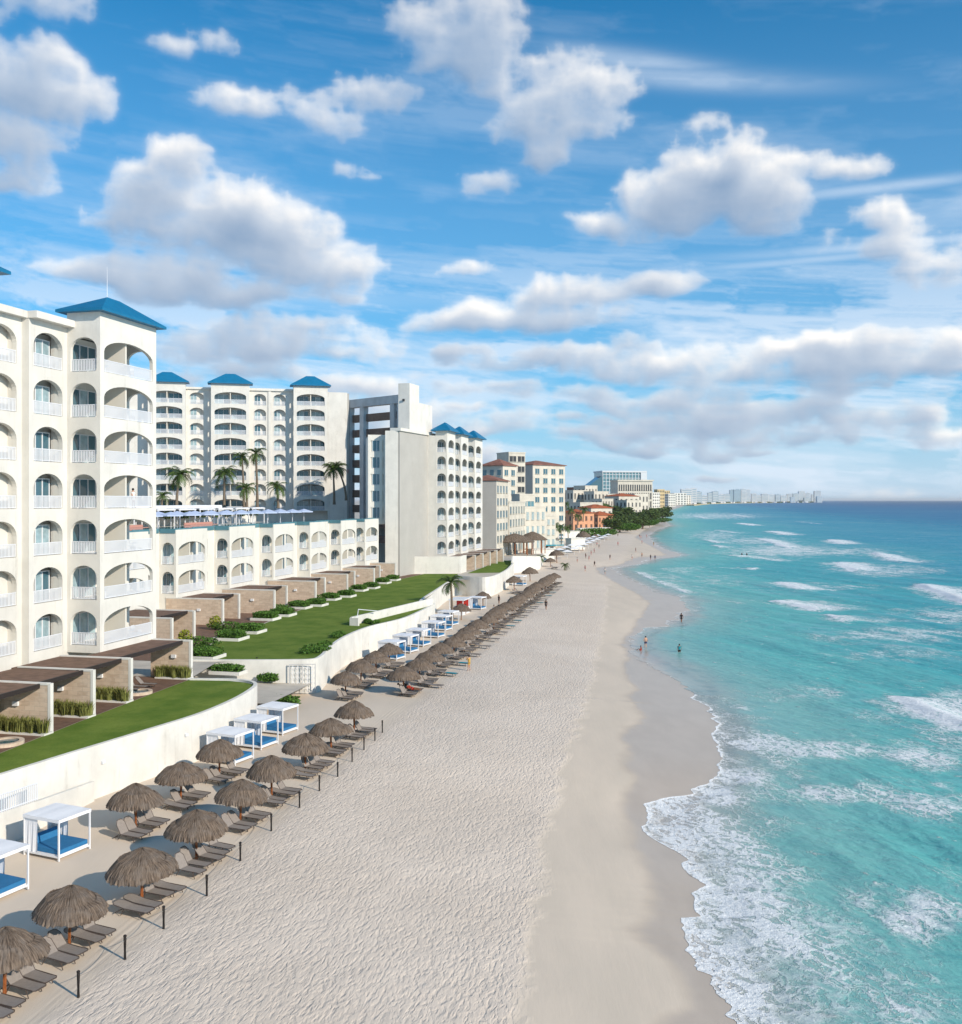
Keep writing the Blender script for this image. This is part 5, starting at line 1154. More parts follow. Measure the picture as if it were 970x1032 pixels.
def lounger_meshes(ang, towel=None):
    """x runs from the head (-) to the foot (+)"""
    out = {}
    fr = MB(); sl = MB(); bk = MB(); hx = -.30; W2 = .31; zt = .33
    for sg in (-1, 1):
        fr.tube([(hx, sg*W2, zt), (.9, sg*W2, zt), (.98, sg*(W2-.08), zt-.01)], .022, 6); fr.tube([(hx-.55, sg*W2, .04), (hx-.1, sg*W2, zt)], .02, 6)
        fr.tube([(.55, sg*W2, zt), (.68, sg*W2, 0)], .022, 6); fr.tube([(-.3, sg*W2, zt), (-.5, sg*W2, 0)], .022, 6)
    fr.tube([(.98, -W2+.08, zt-.01), (.98, W2-.08, zt-.01)], .022, 6); fr.tube([(-.85, -W2, .05), (-.85, W2, .05)], .02, 6)
    n = 8
    for i in range(n):
        x0, x1 = hx+(1.26)*i/n, hx+(1.26)*(i+1)/n; z0_ = zt+.012-.02*math.sin(math.pi*i/n); z1_ = zt+.012-.02*math.sin(math.pi*(i+1)/n); w0 = W2 if i < n-1 else W2; w1_ = W2 if i < n-1 else W2-.09
        sl.quad((x0, -w0, z0_), (x0, w0, z0_), (x1, w1_, z1_), (x1, -w1_, z1_)); sl.quad((x0, -w0, z0_-.025), (x1, -w1_, z1_-.025), (x1, w1_, z1_-.025), (x0, w0, z0_-.025))
        for sg in (-1, 1): sl.quad((x0, sg*w0, z0_), (x1, sg*w1_, z1_), (x1, sg*w1_, z1_-.025), (x0, sg*w0, z0_-.025))
    Lb = .80; ca, sa = math.cos(ang), math.sin(ang); pr = [(0, W2), (.6, W2), (.74, W2-.06), (.8, W2-.16)]
    vs = []
    for l, w_ in pr:
        for sg in (-1, 1):
            for th in (0, .035): vs.append((hx-ca*l-sa*th*-1*0, sg*w_, zt+.012+sa*l-th))
    for i in range(3):
        a = i*4; b = a+4; bk.add(vs[a:a+4]+vs[b:b+4], [(0, 2, 6, 4), (1, 5, 7, 3), (0, 4, 5, 1), (2, 3, 7, 6)]) 
    a = 12; bk.add(vs[12:16], [(0, 1, 3, 2)]); bk.tube([(hx, -W2, zt), (hx-ca*.6, -W2, zt+sa*.6), (hx-ca*.8, -W2+.16, zt+sa*.8), (hx-ca*.8, W2-.16, zt+sa*.8), (hx-ca*.6, W2, zt+sa*.6), (hx, W2, zt)], .02, 6, 1)
    res = {'frame': fr.mesh('frame', M['lframe']), 'seat': sl.mesh('seat', M['taupe']), 'backrest': bk.mesh('backrest', [M['taupe'], M['lframe']])}
    return res
lv = [lounger_meshes(math.radians(a)) for a in (52, 45, 8, 60)]
mbt = MB(); mbt.box((.3, 0, .37), (1.2, .56, .03)); towel_me = mbt.mesh('towel', M['teal'])
nl = [0]
def lounger(p, rz, label, v, group):
    t = thing('sun_lounger', p, label, 'sun lounger', group); t.rotation_euler = (0, 0, rz)
    for k in ('frame', 'seat', 'backrest'): part(k, lv[v][k], t)
    nl[0] += 1; return t
NA = math.atan2(N.y, N.x)
LA = NA-math.radians(11)
rl = random.Random(77)
def lounger_set(c, n, plabel, group, off=.55, sp=.88):
    base = Vector((c.x, c.y, 0))+E*(-.2)+N*(off)
    for i in range(n):
        k = i-(n-1)/2
        q_ = base+E*(k*sp)+N*rl.uniform(-.12, .12)
        if abs(k) < .6: q_ = q_+E*(.18 if k >= 0 else -.18)
        z = max(zs(q_.x, q_.y), 0)
        flat = rl.random() < .3
        lounger((q_.x, q_.y, z+.02), LA+rl.uniform(-.05, .05), 'taupe sun lounger, %s of %s under %s' % (ORD[i], ['one','two','three','four','five'][n-1], plabel), 2 if flat else rl.choice([0, 1, 3]), group)
front = [(4.5, 1004), (69.5, 954), (143, 908), (198, 867.5), (242, 830), (274, 805), (307.7, 777), (334, 757), (357, 741)]
for i, (u, v) in enumerate(front):
    p = px(u, v, 0); lab = 'the %s thatched umbrella of the near front row' % ORD[i]
    palapa((p.x, p.y, 0), 'thatched umbrella on orange post, %s from the left in the near front row' % ORD[i])
    lounger_set(p, 5 if i in (3, 6) else 4, lab, 'sun loungers of the near rows')
p = px(4.5, 1004, 0)-E*5.4; lounger_set(p+N*.3, 4, 'the umbrella shadow at the bottom left corner', 'sun loungers of the near rows')
for i, (u, v) in enumerate([(137, 837), (182, 808.6), (221, 783.5)]):
    p = px(u, v, 0); palapa((p.x, p.y, 0), 'brown thatched umbrella by the white wall, %s from the left in the near back row' % ORD[i])
    lounger_set(p, 4, 'the %s thatched umbrella of the near back row' % ORD[i], 'sun loungers of the near rows')
for i, (u, v) in enumerate([(348, 703), (363.5, 691), (379.3, 681), (393, 672)]):
    p = px(u, v, 0); palapa((p.x, p.y, 0), 'brown thatched umbrella under the S-curved wall, %s from the left in its short row' % ORD[i])
    lounger_set(p, 4, 'the %s umbrella beneath the S-curved wall' % ORD[i], 'sun loungers below the S-curved wall')
mid = [(407, 699)]; P0 = px(407, 699, 0); P1 = px(558, 588.5, 0); P15 = px(485, 640, 0)
nmid = 24
for i in range(nmid):
    k = i/(nmid-1); p = P0.lerp(P1, k); 
    if i > 0: p = p+N*(0.25*math.sin(i*1.7))
    palapa((p.x, p.y, 0), 'brown thatched umbrella in the long middle row, %s from the nearest end' % ORD[i])
    if i < 24: lounger_set(p, 4 if i < 12 else 3, 'the %s umbrella of the long middle row' % ORD[i], 'sun loungers of the long middle row', off=.7)
# second line of loungers on the sea side of the far umbrellas, some with teal towels
for i in range(18):
    p = P0.lerp(P1, (i+.5)/19)+N*2.3
    t = lounger((p.x, p.y, .02), LA, 'outer sun lounger on the sand edge beyond the long middle row, %s from near' % ORD[i], 2, 'outer loungers of the long middle row')
    if i in (1, 2, 7, 8, 12, 14, 15): tw = part('towel', towel_me, t)
# other palapas
for (u, v, s, lab) in [(465, 625, 1.0, 'thatched umbrella between the beach bar and the long middle row'), (487, 611, 1.0, 'thatched umbrella above blue chairs near the beach bar'), (518.5, 595, 1.15, 'lone taller thatched umbrella left of the far end of the long row'), (534.5, 586, 1.25, 'lone thatched umbrella with wide canopy at the tall white wall'),
    (561.5, 567, 1.5, 'thatched umbrella standing on open sand past the tall white wall'), (555, 571, 1.0, 'small thatched umbrella in shadow past the tall white wall'), (588.5, 549, 2.1, 'big conical thatched hut beside the distant white awnings'), (600, 546, 1.3, 'far thatched umbrella right of the conical hut'), (606, 542, 1.5, 'far thatched umbrella below the orange villas'), (613, 539, 1.5, 'distant thatched umbrella nearest the blue sunshade'), (631, 532, 2.3, 'most distant wide thatched umbrella at the back of the beach')]:
    p = px(u, v, 0); palapa((p.x, p.y, 0), lab, s)
for k, (u0, v0, lab) in enumerate([(557, 573, 'the shadowed small umbrella'), (519, 598, 'the lone taller umbrella')]):
    p = px(u0, v0, 0); lounger_set(p, 4, lab, 'loungers on the far sand')
# daybeds
def daybed_meshes():
    a, b, h = 1.25, 1.05, 2.15; fr = MB()
    for x in (-a, a):
        for y in (-b, b): fr.box((x, y, h/2), (.075, .075, h))
    for y in (-b, b):
        for z in (h-.05, .20): fr.box((0, y, z), (2*a-.08, .06, .09))
    for x in (-a, a):
        for z in (h-.05, .20): fr.box((x, 0, z), (.06, 2*b-.08, .09))
    cp = MB(); n = 6
    for i in range(n):
        for j in range(n):
            f = lambda ii, jj: (-a-.06+(2*a+.12)*ii/n, -b-.06+(2*b+.12)*jj/n, h+.03+.05*math.sin(math.pi*ii/n)*math.sin(math.pi*jj/n)+.012*math.sin(ii*2.3))
            cp.quad(f(i, j), f(i+1, j), f(i+1, j+1), f(i, j+1))
    for s0, s1 in (((-a-.06, -b-.06), (a+.06, -b-.06)), ((a+.06, -b-.06), (a+.06, b+.06)), ((a+.06, b+.06), (-a-.06, b+.06)), ((-a-.06, b+.06), (-a-.06, -b-.06))):
        cp.quad((*s0, h+.03), (*s1, h+.03), (*s1, h-.14), (*s0, h-.14))
    pad = MB(); pad.box((.05, 0, .42), (2.25, 1.95, .22)); pad.box((-.95, 0, .75), (.25, 1.85, .5), tilt=Matrix.Rotation(-.3, 3, 'Y'))
    base = MB(); base.box((0, 0, .245), (2.35, 2.0, .10)); 
    EXT = .95; res = {'frame': fr.mesh('frame', M['white']), 'canopy': cp.mesh('canopy', M['sheer']), 'mattress': pad.mesh('mattress', M['blue_pad']), 'platform': base.mesh('platform', M['white'])}; cl_ = []
    for (x, y0, y1) in ((-a+.02, -b+.05, -b+.6), (-a+.02, b-.6, b-.05)):
        cu = MB(); m_ = 10
        for i in range(m_):
            ya, yb = y0+(y1-y0)*i/m_, y0+(y1-y0)*(i+1)/m_; xa, xb = x+.05*math.sin(i*1.9), x+.05*math.sin((i+1)*1.9)
            cu.quad((xa, ya, .25), (xb, yb, .25), (xb, yb, h-.1), (xa, ya, h-.1))
        cl_.append(cu.mesh('curtain', M['sheer']))
    for (y, x0, x1) in ((-b+.02, -a+.05, -a+EXT), (b-.02, -a+.05, -a+EXT)):
        cu = MB()
        for i in range(8):
            xa, xb = x0+(x1-x0)*i/8, x0+(x1-x0)*(i+1)/8; cu.quad((xa, y+.04*math.sin(i*2.1), .25), (xb, y+.04*math.sin(i*2.1+2.1), .25), (xb, y, h-.1), (xa, y, h-.1))
        cl_.append(cu.mesh('curtain', M['sheer']))
    return res, cl_
dbm, dbc = daybed_meshes()
def daybed(p, label, rz=None):
    t = thing('daybed', (p[0], p[1], .0), label, 'daybed', 'white canopied daybeds'); t.rotation_euler = (0, 0, LA if rz is None else rz)
    for k, me in dbm.items(): part(k, me, t)
    for me in dbc: part('curtain', me, t)
for i, (p, lab) in enumerate([((-23.7, 48.0), 'white canopied daybed with blue mattress cut by the left edge'), ((-22.9, 53.6), 'white canopied daybed with blue mattress, second from the left edge'),
    ((-18.3, 72.4), 'white canopied daybed under the lawn tip, nearest of three'), ((-17.4, 76.8), 'white canopied daybed under the lawn tip, middle of three'), ((-16.7, 81.4), 'white canopied daybed under the lawn tip, farthest of three')]): daybed(p, lab)
for i, (u, v) in enumerate([(401, 666), (415, 659), (428, 652.5), (443, 644), (451, 637), (458, 632)]):
    p = px(u-6, v-2, 0); daybed((p.x, p.y), 'white canopied daybed below the S-curved wall, %s from the near end' % ORD[i])
for i, (u, v) in enumerate([(481, 614), (524, 590)]):
    p = px(u, v, 0); daybed((p.x, p.y), 'small white canopied daybed %s' % ['behind the near bar umbrella', 'between the two lone umbrellas'][i])
# beach bar corner
t = thing('beach_bar', (-3, 165, 0), 'small white beach bar with red back panel beside the palm', 'beach bar')
p = px(467, 623, 0)+E*4; mb = MB(); mb.obox(Vector((p.x-1, p.y, 0)), E, 0, 5, -2.4, 0, -.1, 1.1); mb.obox(Vector((p.x-1, p.y, 0)), E, 0, 5, -2.6, .2, 2.4, 2.55)
for a in (0.1, 4.8): mb.obox(Vector((p.x-1, p.y, 0)), E, a, a+.1, -.1, 0, 1.1, 2.4); mb.obox(Vector((p.x-1, p.y, 0)), E, a, a+.1, -2.4, -2.3, 1.1, 2.4)
mb.build('counter', M['white'], t); mb = MB(); mb.obox(Vector((p.x-1, p.y, 0)), E, 4.3, 4.45, -2.2, -.2, 1.1, 2.3); mb.build('back_panel', M['cloth_red'], t)
# posts and rope
zpost = 0
posts = [(38, 1028), (79, 1005), (126, 967), (165, 936), (208.5, 903), (242.3, 868), (273.5, 838), (302, 814), (322, 797), (340.5, 783), (355, 768), (367, 756.5), (378, 747), (385.5, 738.5)]
pp = []
for i, (u, v) in enumerate(posts):
    if i == 0: continue
    p = px(u, v, 0); z = zs(p.x, p.y); mb = MB(); mb.tube([(p.x, p.y, z-.2), (p.x, p.y, z+.86), (p.x+.01, p.y, z+.90)], [.065, .065, .05], 8); mb.tube([(p.x, p.y, z+.90), (p.x, p.y, z+.98), (p.x, p.y, z+1.02)], [.06, .075, .03], 8)
    tag(mb.build('rope_post', M['post']), 'dark wooden rope post on the sand, %s from the bottom' % ORD[i-1], 'post', 'rope posts along the lounger area'); pp.append(Vector((p.x, p.y, z+.8)))
pts = []
for a, b in zip(pp[:-1], pp[1:]):
    for k in range(8): s_ = k/8; q_ = a.lerp(b, s_); q_.z -= .22*4*s_*(1-s_); pts.append(q_)
pts.append(pp[-1]); mb = MB(); mb.tube(pts, .010, 5); tag(mb.build('rope', M['taupe']), 'thin taupe rope sagging between the dark posts along the sand', 'rope')

# ------------------------------------------------------------------ pool deck furniture
par = MB(); par.tube([(0, 0, 0), (0, 0, 2.75)], .05, 6); par_p = par.mesh('pole', M['white']); par = MB()
for k in range(8):
    a, b = k*math.pi/4, (k+1)*math.pi/4; par.add([(0, 0, 2.85), (1.9*math.cos(a), 1.9*math.sin(a), 2.3), (1.9*math.cos(b), 1.9*math.sin(b), 2.3), (1.9*math.cos(a), 1.9*math.sin(a), 2.12), (1.9*math.cos(b), 1.9*math.sin(b), 2.12)], [(0, 1, 2), (1, 3, 4, 2)])
par_c = par.mesh('canopy', M['lavender'])
pd = Vector((-44, 128, 0))
k_ = 0
for i in range(34):
    o_ = C0+E*(-16+2.9*i)-N*(17 if i % 2 else 21); u = 485+1000*o_.x/o_.y
    if u > 372 or u < 140: continue
    t = thing('pool_parasol', (o_.x, o_.y, 14.33), 'pale blue parasol on the pool deck, %s from the left' % ORD[k_], 'parasol', 'pale blue parasols on the pool deck'); k_ += 1; part('pole', par_p, t); part('canopy', par_c, t)
    t.scale = (1, 1, 1.0)
for i in range(13):
    o_ = C0+E*(-14+7.0*i)-N*24
    u = 485+1000*o_.x/o_.y
    if u > 372: continue
    t = thing('pool_pergola', (o_.x, o_.y, 14.33), 'white post-and-beam pool pergola, %s from the left behind the parasols' % ORD[i], 'pergola', 'white pergolas on the pool deck')
    mb = MB()
    for a in (0, 5.2):
        for b in (-3, 0): mb.obox(o_, E, a, a+.16, b, b+.16, 14.3, 17.2)
    for b in (-3, 0): mb.obox(o_, E, -.2, 5.6, b, b+.16, 17.21, 17.45)
    mb.build('frame', M['white'], t); mb = MB()
    mb.obox(o_, E, .3, 5.2, -2.8, .0, 17.46, 17.52); mb.build('shade_cloth', M['sheer'], t)
o_ = C0-N*26; t = thing('pool_bar', (o_.x, o_.y, 14.3), 'long low flat-roofed white pool bar behind the parasols', 'pool bar')
mb = MB(); mb.obox(o_, E, -20, 60, -4, .6, 17.55, 18.05); mb.build('roof', M['white'], t); mb = MB(); mb.obox(o_, E, -20, 60, -3.8, -3.4, 15.85, 17.54); mb.build('back_wall', M['dark'], t)
for i, (a, L) in enumerate([(4, 14), (30, 9)]):
    o2 = C0+E*a-N*15.0; t = thing('coral_bench', (o2.x, o2.y, 14.33), ['long coral-red bench beside the pool', 'shorter coral-red bench further along the pool'][i], 'bench'); mb = MB(); mb.obox(o2, E, 0, L, -1.2, 0, 14.55, 15.0); mb.obox(o2, E, 0, L, -1.2, -1.0, 15.0, 15.35); mb.build('seat', M['coral'], t)
    mb = MB(); mb.obox(o2, E, .2, L-.2, -1.1, -.1, 14.3, 14.55); mb.build('base', M['white'], t)
r = random.Random(5)
for i in range(16):
    o2 = C0+E*(-6+5.4*i)-N*(28.6+0*r.random()); t = thing('deck_shrub', (o2.x, o2.y, 15.8), 'dark shrub on the raised pool deck, %s from the left' % ORD[i], 'shrub', 'dark shrubs on the pool deck'); mb = MB(); leaf_cloud(mb, (o2.x+2, o2.y, 16.4), (4.6, 2.0, 1.5), 420, .2, r, EA); mb.build('foliage', M['leaf_dark'], t)
# patio loungers and plunge pool at the tower corner
for i, k in enumerate((0, 1.0, 2.0, 3.0)):
    p = Vector((-29.2, 80.2, 3.235))+E*k*1.15+N*(-.2+.12*i); lounger(tuple(p), LA+.25, 'taupe sun lounger on the brown patio deck, %s from the left' % ORD[i], [0, 1, 0, 1][i], 'loungers on the brown patio deck')
for i, (u, v, lab) in enumerate([(139, 699, 'round stone-rimmed plunge tub beside the patio loungers'), (5, 750, 'round stone-rimmed plunge tub at the left edge')]):
    p = px(u, v, 3.24); t = thing('plunge_tub', tuple(p), lab, 'plunge tub'); mb = MB()
    n = 28; ro, ri = 1.15, .85
    for k in range(n):
        a, b = 2*math.pi*k/n, 2*math.pi*(k+1)/n; f = lambda R_, an, z: (p.x+R_*math.cos(an), p.y+R_*math.sin(an), 3.24+z)
        mb.quad(f(ro, a, 0), f(ro, b, 0), f(ro, b, .22), f(ro, a, .22)); mb.quad(f(ro, a, .22), f(ro, b, .22), f(ri, b, .22), f(ri, a, .22)); mb.quad(f(ri, a, .22), f(ri, b, .22), f(ri, b, .02), f(ri, a, .02))
    mb.build('rim', M['stone'], t); mb = MB(); mb.prism([(p.x+.84*math.cos(2*math.pi*k/n), p.y+.84*math.sin(2*math.pi*k/n)) for k in range(n)], 3.245, 3.36); mb.build('water', M['glass'], t)
# thatched pavilions and far beach club
for i, (u, v, dd, w_, lab) in enumerate([(519, 541, 292, 12, 'wide thatched pavilion on posts in front of the red-roofed block'), (537, 539, 300, 9, 'steeper thatched pavilion right of the wide one')]):
    p = PZ(u, v, dd); t = thing('thatched_pavilion', (p.x, p.y, 3.2), lab, 'pavilion'); mb = MB(); hh_ = p.z; 
    n = 40; r_ = random.Random(i)
    ring = lambda R_, z, j: [(p.x+R_*math.cos(2*math.pi*k/n)*(1+r_.uniform(-j, j)), p.y+.8*R_*math.sin(2*math.pi*k/n), z+r_.uniform(-j, j)*3) for k in range(n)]
    vs = ring(.3, hh_+1.0, 0)+ring(w_*.25, hh_+.2, .01)+ring(w_*.5, hh_-1.4, .03)+ring(w_*.48, hh_-1.6, .0)
    mb.add(vs, [(j*n+k, (j+1)*n+k, (j+1)*n+(k+1) % n, j*n+(k+1) % n) for j in range(3) for k in range(n)]+[tuple(range(3*n, 4*n))]); mb.build('thatch_roof', M['thatch'], t)
    for k in range(8): m2 = MB(); a = k*math.pi/4; m2.tube([(p.x+w_*.42*math.cos(a), p.y+.33*w_*math.sin(a), 2.9), (p.x+w_*.42*math.cos(a), p.y+.33*w_*math.sin(a), hh_-1.4)], .12, 6); m2.build('post', M['wood'], t)
mb = MB(); p = px(553, 548, 3.2); mb.prism([(p.x-7, p.y-12), (p.x+5, p.y-8), (p.x+8, p.y+25), (p.x-5, p.y+30)], 2.9, 3.26); tag(mb.build('club_pool', M['pool']), 'bright blue club pool in front of the long red-roofed block', 'pool')
mbx = MB(); 
for k in range(4): a0 = k*math.pi/2+math.pi/4; a1 = a0+math.pi/2; mbx.add([(0, 0, 2.9), (2.3*math.cos(a0), 2.3*math.sin(a0), 2.3), (2.3*math.cos(a1), 2.3*math.sin(a1), 2.3)], [(0, 1, 2)])
awn_c = mbx.mesh('canopy', M['sheer'])
for i in range(20):
    k = i/19; p = px(572+43*(k**.8), 563-20*(k**.8), 0)+N*(-4 if i % 2 else 0); t = thing('beach_parasol', (p.x, p.y, 0), 'white square beach parasol near the conical hut, %s from the near end' % ORD[i], 'parasol', 'white square parasols of the far beach club'); part('pole', par_p, t); part('canopy', awn_c, t)
for i, (u, v, cm) in enumerate([(611, 534, 'blue_pad'), (559, 545, 'white'), (566, 547, 'white')]):
    p = px(u, v, 1.5); t = thing('club_parasol', (p.x, p.y, 1.6), ['bright blue parasol at the back of the far beach', 'left white parasol by the club pool', 'right white parasol by the club pool'][i], 'parasol'); part('pole', par_p, t)
    c_ = par_c.copy(); c_.materials.clear(); c_.materials.append(M[cm]); part('canopy', c_, t)
for i, (u, v, w_, h_, cm, lab) in enumerate([(583, 551, 7, 3, 'cream', 'small cream beach kiosk beside the conical hut'), (590, 533, 9, 4, 'brownbeam', 'low brown thatch-roofed lodge below the orange villas'), (548, 561, 9, 2.2, 'white_wall', 'low white pool parapet behind the lone sand palm'), (575, 541, 12, 2.5, 'white_wall', 'low white terrace block in front of the club palms'), (600, 536, 22, 2.0, 'white_wall', 'long low white terrace wall before the orange villas')]):
    p = px(u, v, 1.6); t = thing('beach_kiosk' if i < 2 else 'terrace_block', (p.x, p.y, 1.6), lab, 'kiosk' if i < 2 else 'garden wall'); mb = MB(); dd_ = Vector((.8, .6, 0)); mb.obox(Vector((p.x, p.y, 0)), dd_, -w_/2, w_/2, -3, 0, .5, 1.6+h_); mb.build('wall', M[cm], t)
    mb = MB(); mb.obox(Vector((p.x, p.y, 0)), dd_, -w_/2-.3, w_/2+.3, -3.3, .3, 1.6+h_, 1.85+h_); mb.build('coping', M['white_wall'] if i != 1 else M['thatch'], t)

# lamps set into the white walls
for i, (u, v) in enumerate([(97.5, 769), (188, 740), (23, 817)]):
    p = px(u, 0+v, 1.9); 
# ------------------------------------------------------------------ people
def body_mesh(pose, name='person'):
    """one skinned figure, 1.72 m, facing +x; origin between the feet"""
    J = {}
    if pose in ('stand', 'walk', 'photo', 'hips'):
        J = dict(pel=(0, 0, .92), sp=(0, 0, 1.12), ch=(.0, 0, 1.34), nk=(.0, 0, 1.48), hd=(.02, 0, 1.58), ht=(.02, 0, 1.68))
        st = {'stand': .05, 'walk': .24, 'photo': .08, 'hips': .06}[pose]
        J.update(lh=(0, .09, .88), lk=(st*.7, .10, .48), la=(st, .11, .09), lf=(st+.15, .12, .03), rh=(0, -.09, .88), rk=(-st*.2+.04, -.10, .48), ra=(-st, -.11, .09), rf=(-st+.14, -.12, .03))
        J.update(ls=(0, .19, 1.40), rs=(0, -.19, 1.40))
        if pose == 'photo': J.update(le=(.20, .22, 1.22), lw=(.33, .08, 1.45), lx=(.36, .05, 1.53), re=(.20, -.22, 1.22), rw=(.33, -.08, 1.45), rx=(.36, -.05, 1.53))
        elif pose == 'hips': J.update(le=(-.05, .38, 1.18), lw=(.03, .17, 1.0), lx=(.06, .14, .97), re=(-.02, -.26, 1.12), rw=(.06, -.27, .88), rx=(.08, -.27, .80))
        else: J.update(le=(-.06 if pose == 'walk' else 0, .25, 1.12), lw=(-.05 if pose == 'walk' else .06, .27, .88), lx=(.0, .27, .80), re=(.04, -.25, 1.12), rw=(.14, -.26, .90), rx=(.18, -.26, .82))
    elif pose == 'sit':
        J = dict(pel=(0, 0, .12), sp=(-.05, 0, .30), ch=(-.06, 0, .52), nk=(-.04, 0, .66), hd=(0, 0, .76), ht=(0, 0, .86), lh=(.02, .09, .11), lk=(.38, .12, .40), la=(.62, .12, .09), lf=(.76, .12, .03), rh=(.02, -.09, .11), rk=(.36, -.12, .36), ra=(.66, -.12, .09), rf=(.8, -.12, .03),
            ls=(-.05, .19, .58), le=(.08, .24, .36), lw=(.28, .16, .34), lx=(.35, .14, .36), rs=(-.05, -.19, .58), re=(-.2, -.24, .34), rw=(-.26, -.24, .10), rx=(-.3, -.24, .04))
    else:  # lie
        J = dict(pel=(0, 0, .12), sp=(-.20, 0, .16), ch=(-.42, 0, .26), nk=(-.55, 0, .33), hd=(-.64, 0, .40), ht=(-.72, 0, .46), lh=(.05, .09, .11), lk=(.46, .11, .17), la=(.86, .11, .08), lf=(.92, .12, .18), rh=(.05, -.09, .11), rk=(.46, -.11, .10), ra=(.86, -.11, .08), rf=(.92, -.12, .18),
            ls=(-.45, .19, .26), le=(-.25, .26, .14), lw=(-.02, .27, .12), lx=(.06, .27, .11), rs=(-.45, -.19, .26), re=(-.25, -.26, .14), rw=(-.02, -.27, .12), rx=(.06, -.27, .11))
    R = dict(pel=.125, sp=.115, ch=.14, nk=.055, hd=.10, ht=.075, lh=.095, lk=.06, la=.042, lf=.035, rh=.095, rk=.06, ra=.042, rf=.035, ls=.06, le=.042, lw=.03, lx=.035, rs=.06, re=.042, rw=.03, rx=.035)
    ed = [('pel', 'sp'), ('sp', 'ch'), ('ch', 'nk'), ('nk', 'hd'), ('hd', 'ht'), ('pel', 'lh'), ('lh', 'lk'), ('lk', 'la'), ('la', 'lf'), ('pel', 'rh'), ('rh', 'rk'), ('rk', 'ra'), ('ra', 'rf'), ('ch', 'ls'), ('ls', 'le'), ('le', 'lw'), ('lw', 'lx'), ('ch', 'rs'), ('rs', 're'), ('re', 'rw'), ('rw', 'rx')]
    names = list(J); me = bpy.data.meshes.new('b'); me.from_pydata([J[n] for n in names], [(names.index(a), names.index(b)) for a, b in ed], []); o = bpy.data.objects.new('b', me); COL.objects.link(o)
    o.modifiers.new('s', 'SKIN'); 
    for i, n in enumerate(names): sv_2 = me.skin_vertices[0].data[i]; sv_2.radius = (R[n], R[n]*(1.0)); sv_2.use_root = (n == 'pel')
    o.modifiers.new('u', 'SUBSURF').levels = 1
    dg = bpy.context.evaluated_depsgraph_get(); m2 = bpy.data.meshes.new_from_object(o.evaluated_get(dg)); m2.name = 'body'; bpy.data.objects.remove(o)
    for p_ in m2.polygons: p_.use_smooth = True
    hair = MB(); h = Vector(J['ht']); hd = Vector(J['hd']); 
    for k in range(8):
        pass
    c = hd+(h-hd)*.65+Vector((-.025, 0, 0)); n = 10
    vs = [(c.x+.115*math.cos(2*math.pi*k/n)*s2, c.y+.10*math.sin(2*math.pi*k/n)*s2, c.z+z2) for z2, s2 in ((-.09, .9), (0, 1.0), (.06, .8), (.10, .35)) for k in range(n)]
    hair.add(vs, [(j*n+k, j*n+(k+1) % n, (j+1)*n+(k+1) % n, (j+1)*n+k) for j in range(3) for k in range(n)]+[tuple(range(3*n, 4*n))])
    a, b = Vector(J['pel']), Vector(J['sp']); ax = (b-a).normalized()
    return m2, hair.mesh('hair', M['hair'], smooth=True), J
bm_cache = {}
def person(p, pose, label, skin='skin', bottom='cloth_navy', top=None, rz=0.0, s=1.0):
    if pose not in bm_cache: bm_cache[pose] = body_mesh(pose)
    me, hair, J = bm_cache[pose]; key = (pose, skin)
    if key not in bm_cache: c = me.copy(); c.materials.clear(); c.materials.append(M[skin]); bm_cache[key] = c
    t = thing('person', p, label, 'person'); t.rotation_euler = (0, 0, rz); t.scale = (s, s, s); part('body', bm_cache[key], t); part('hair', hair, t)
    def garment(nm, segs, rad, m):
        k2 = (pose, nm, m)
        if k2 not in bm_cache:
            mb = MB()
            for seg, rr_ in segs: mb.tube([Vector(J[x]) if isinstance(x, str) else Vector(x) for x in seg], rr_, 10)
            bm_cache[k2] = mb.mesh(nm, M[m], smooth=True)
        part(nm, bm_cache[k2], t)
    P_ = lambda a, b, k: tuple(Vector(J[a]).lerp(Vector(J[b]), k))
    garment('swimwear', [([P_('pel', 'sp', .35), 'pel', P_('pel', 'lh', .4)], [.135, .155, .13]), (['lh', P_('lh', 'lk', .45)], [.115, .095]), (['rh', P_('rh', 'rk', .45)], [.115, .095])], 0, bottom)
    if top: garment('shirt', [([P_('pel', 'sp', .2), 'sp', 'ch', P_('ch', 'nk', .6)], [.15, .145, .175, .09]), (['ls', P_('ls', 'le', .5)], [.085, .065]), (['rs', P_('rs', 're', .5)], [.085, .065])], 0, top)
    return t
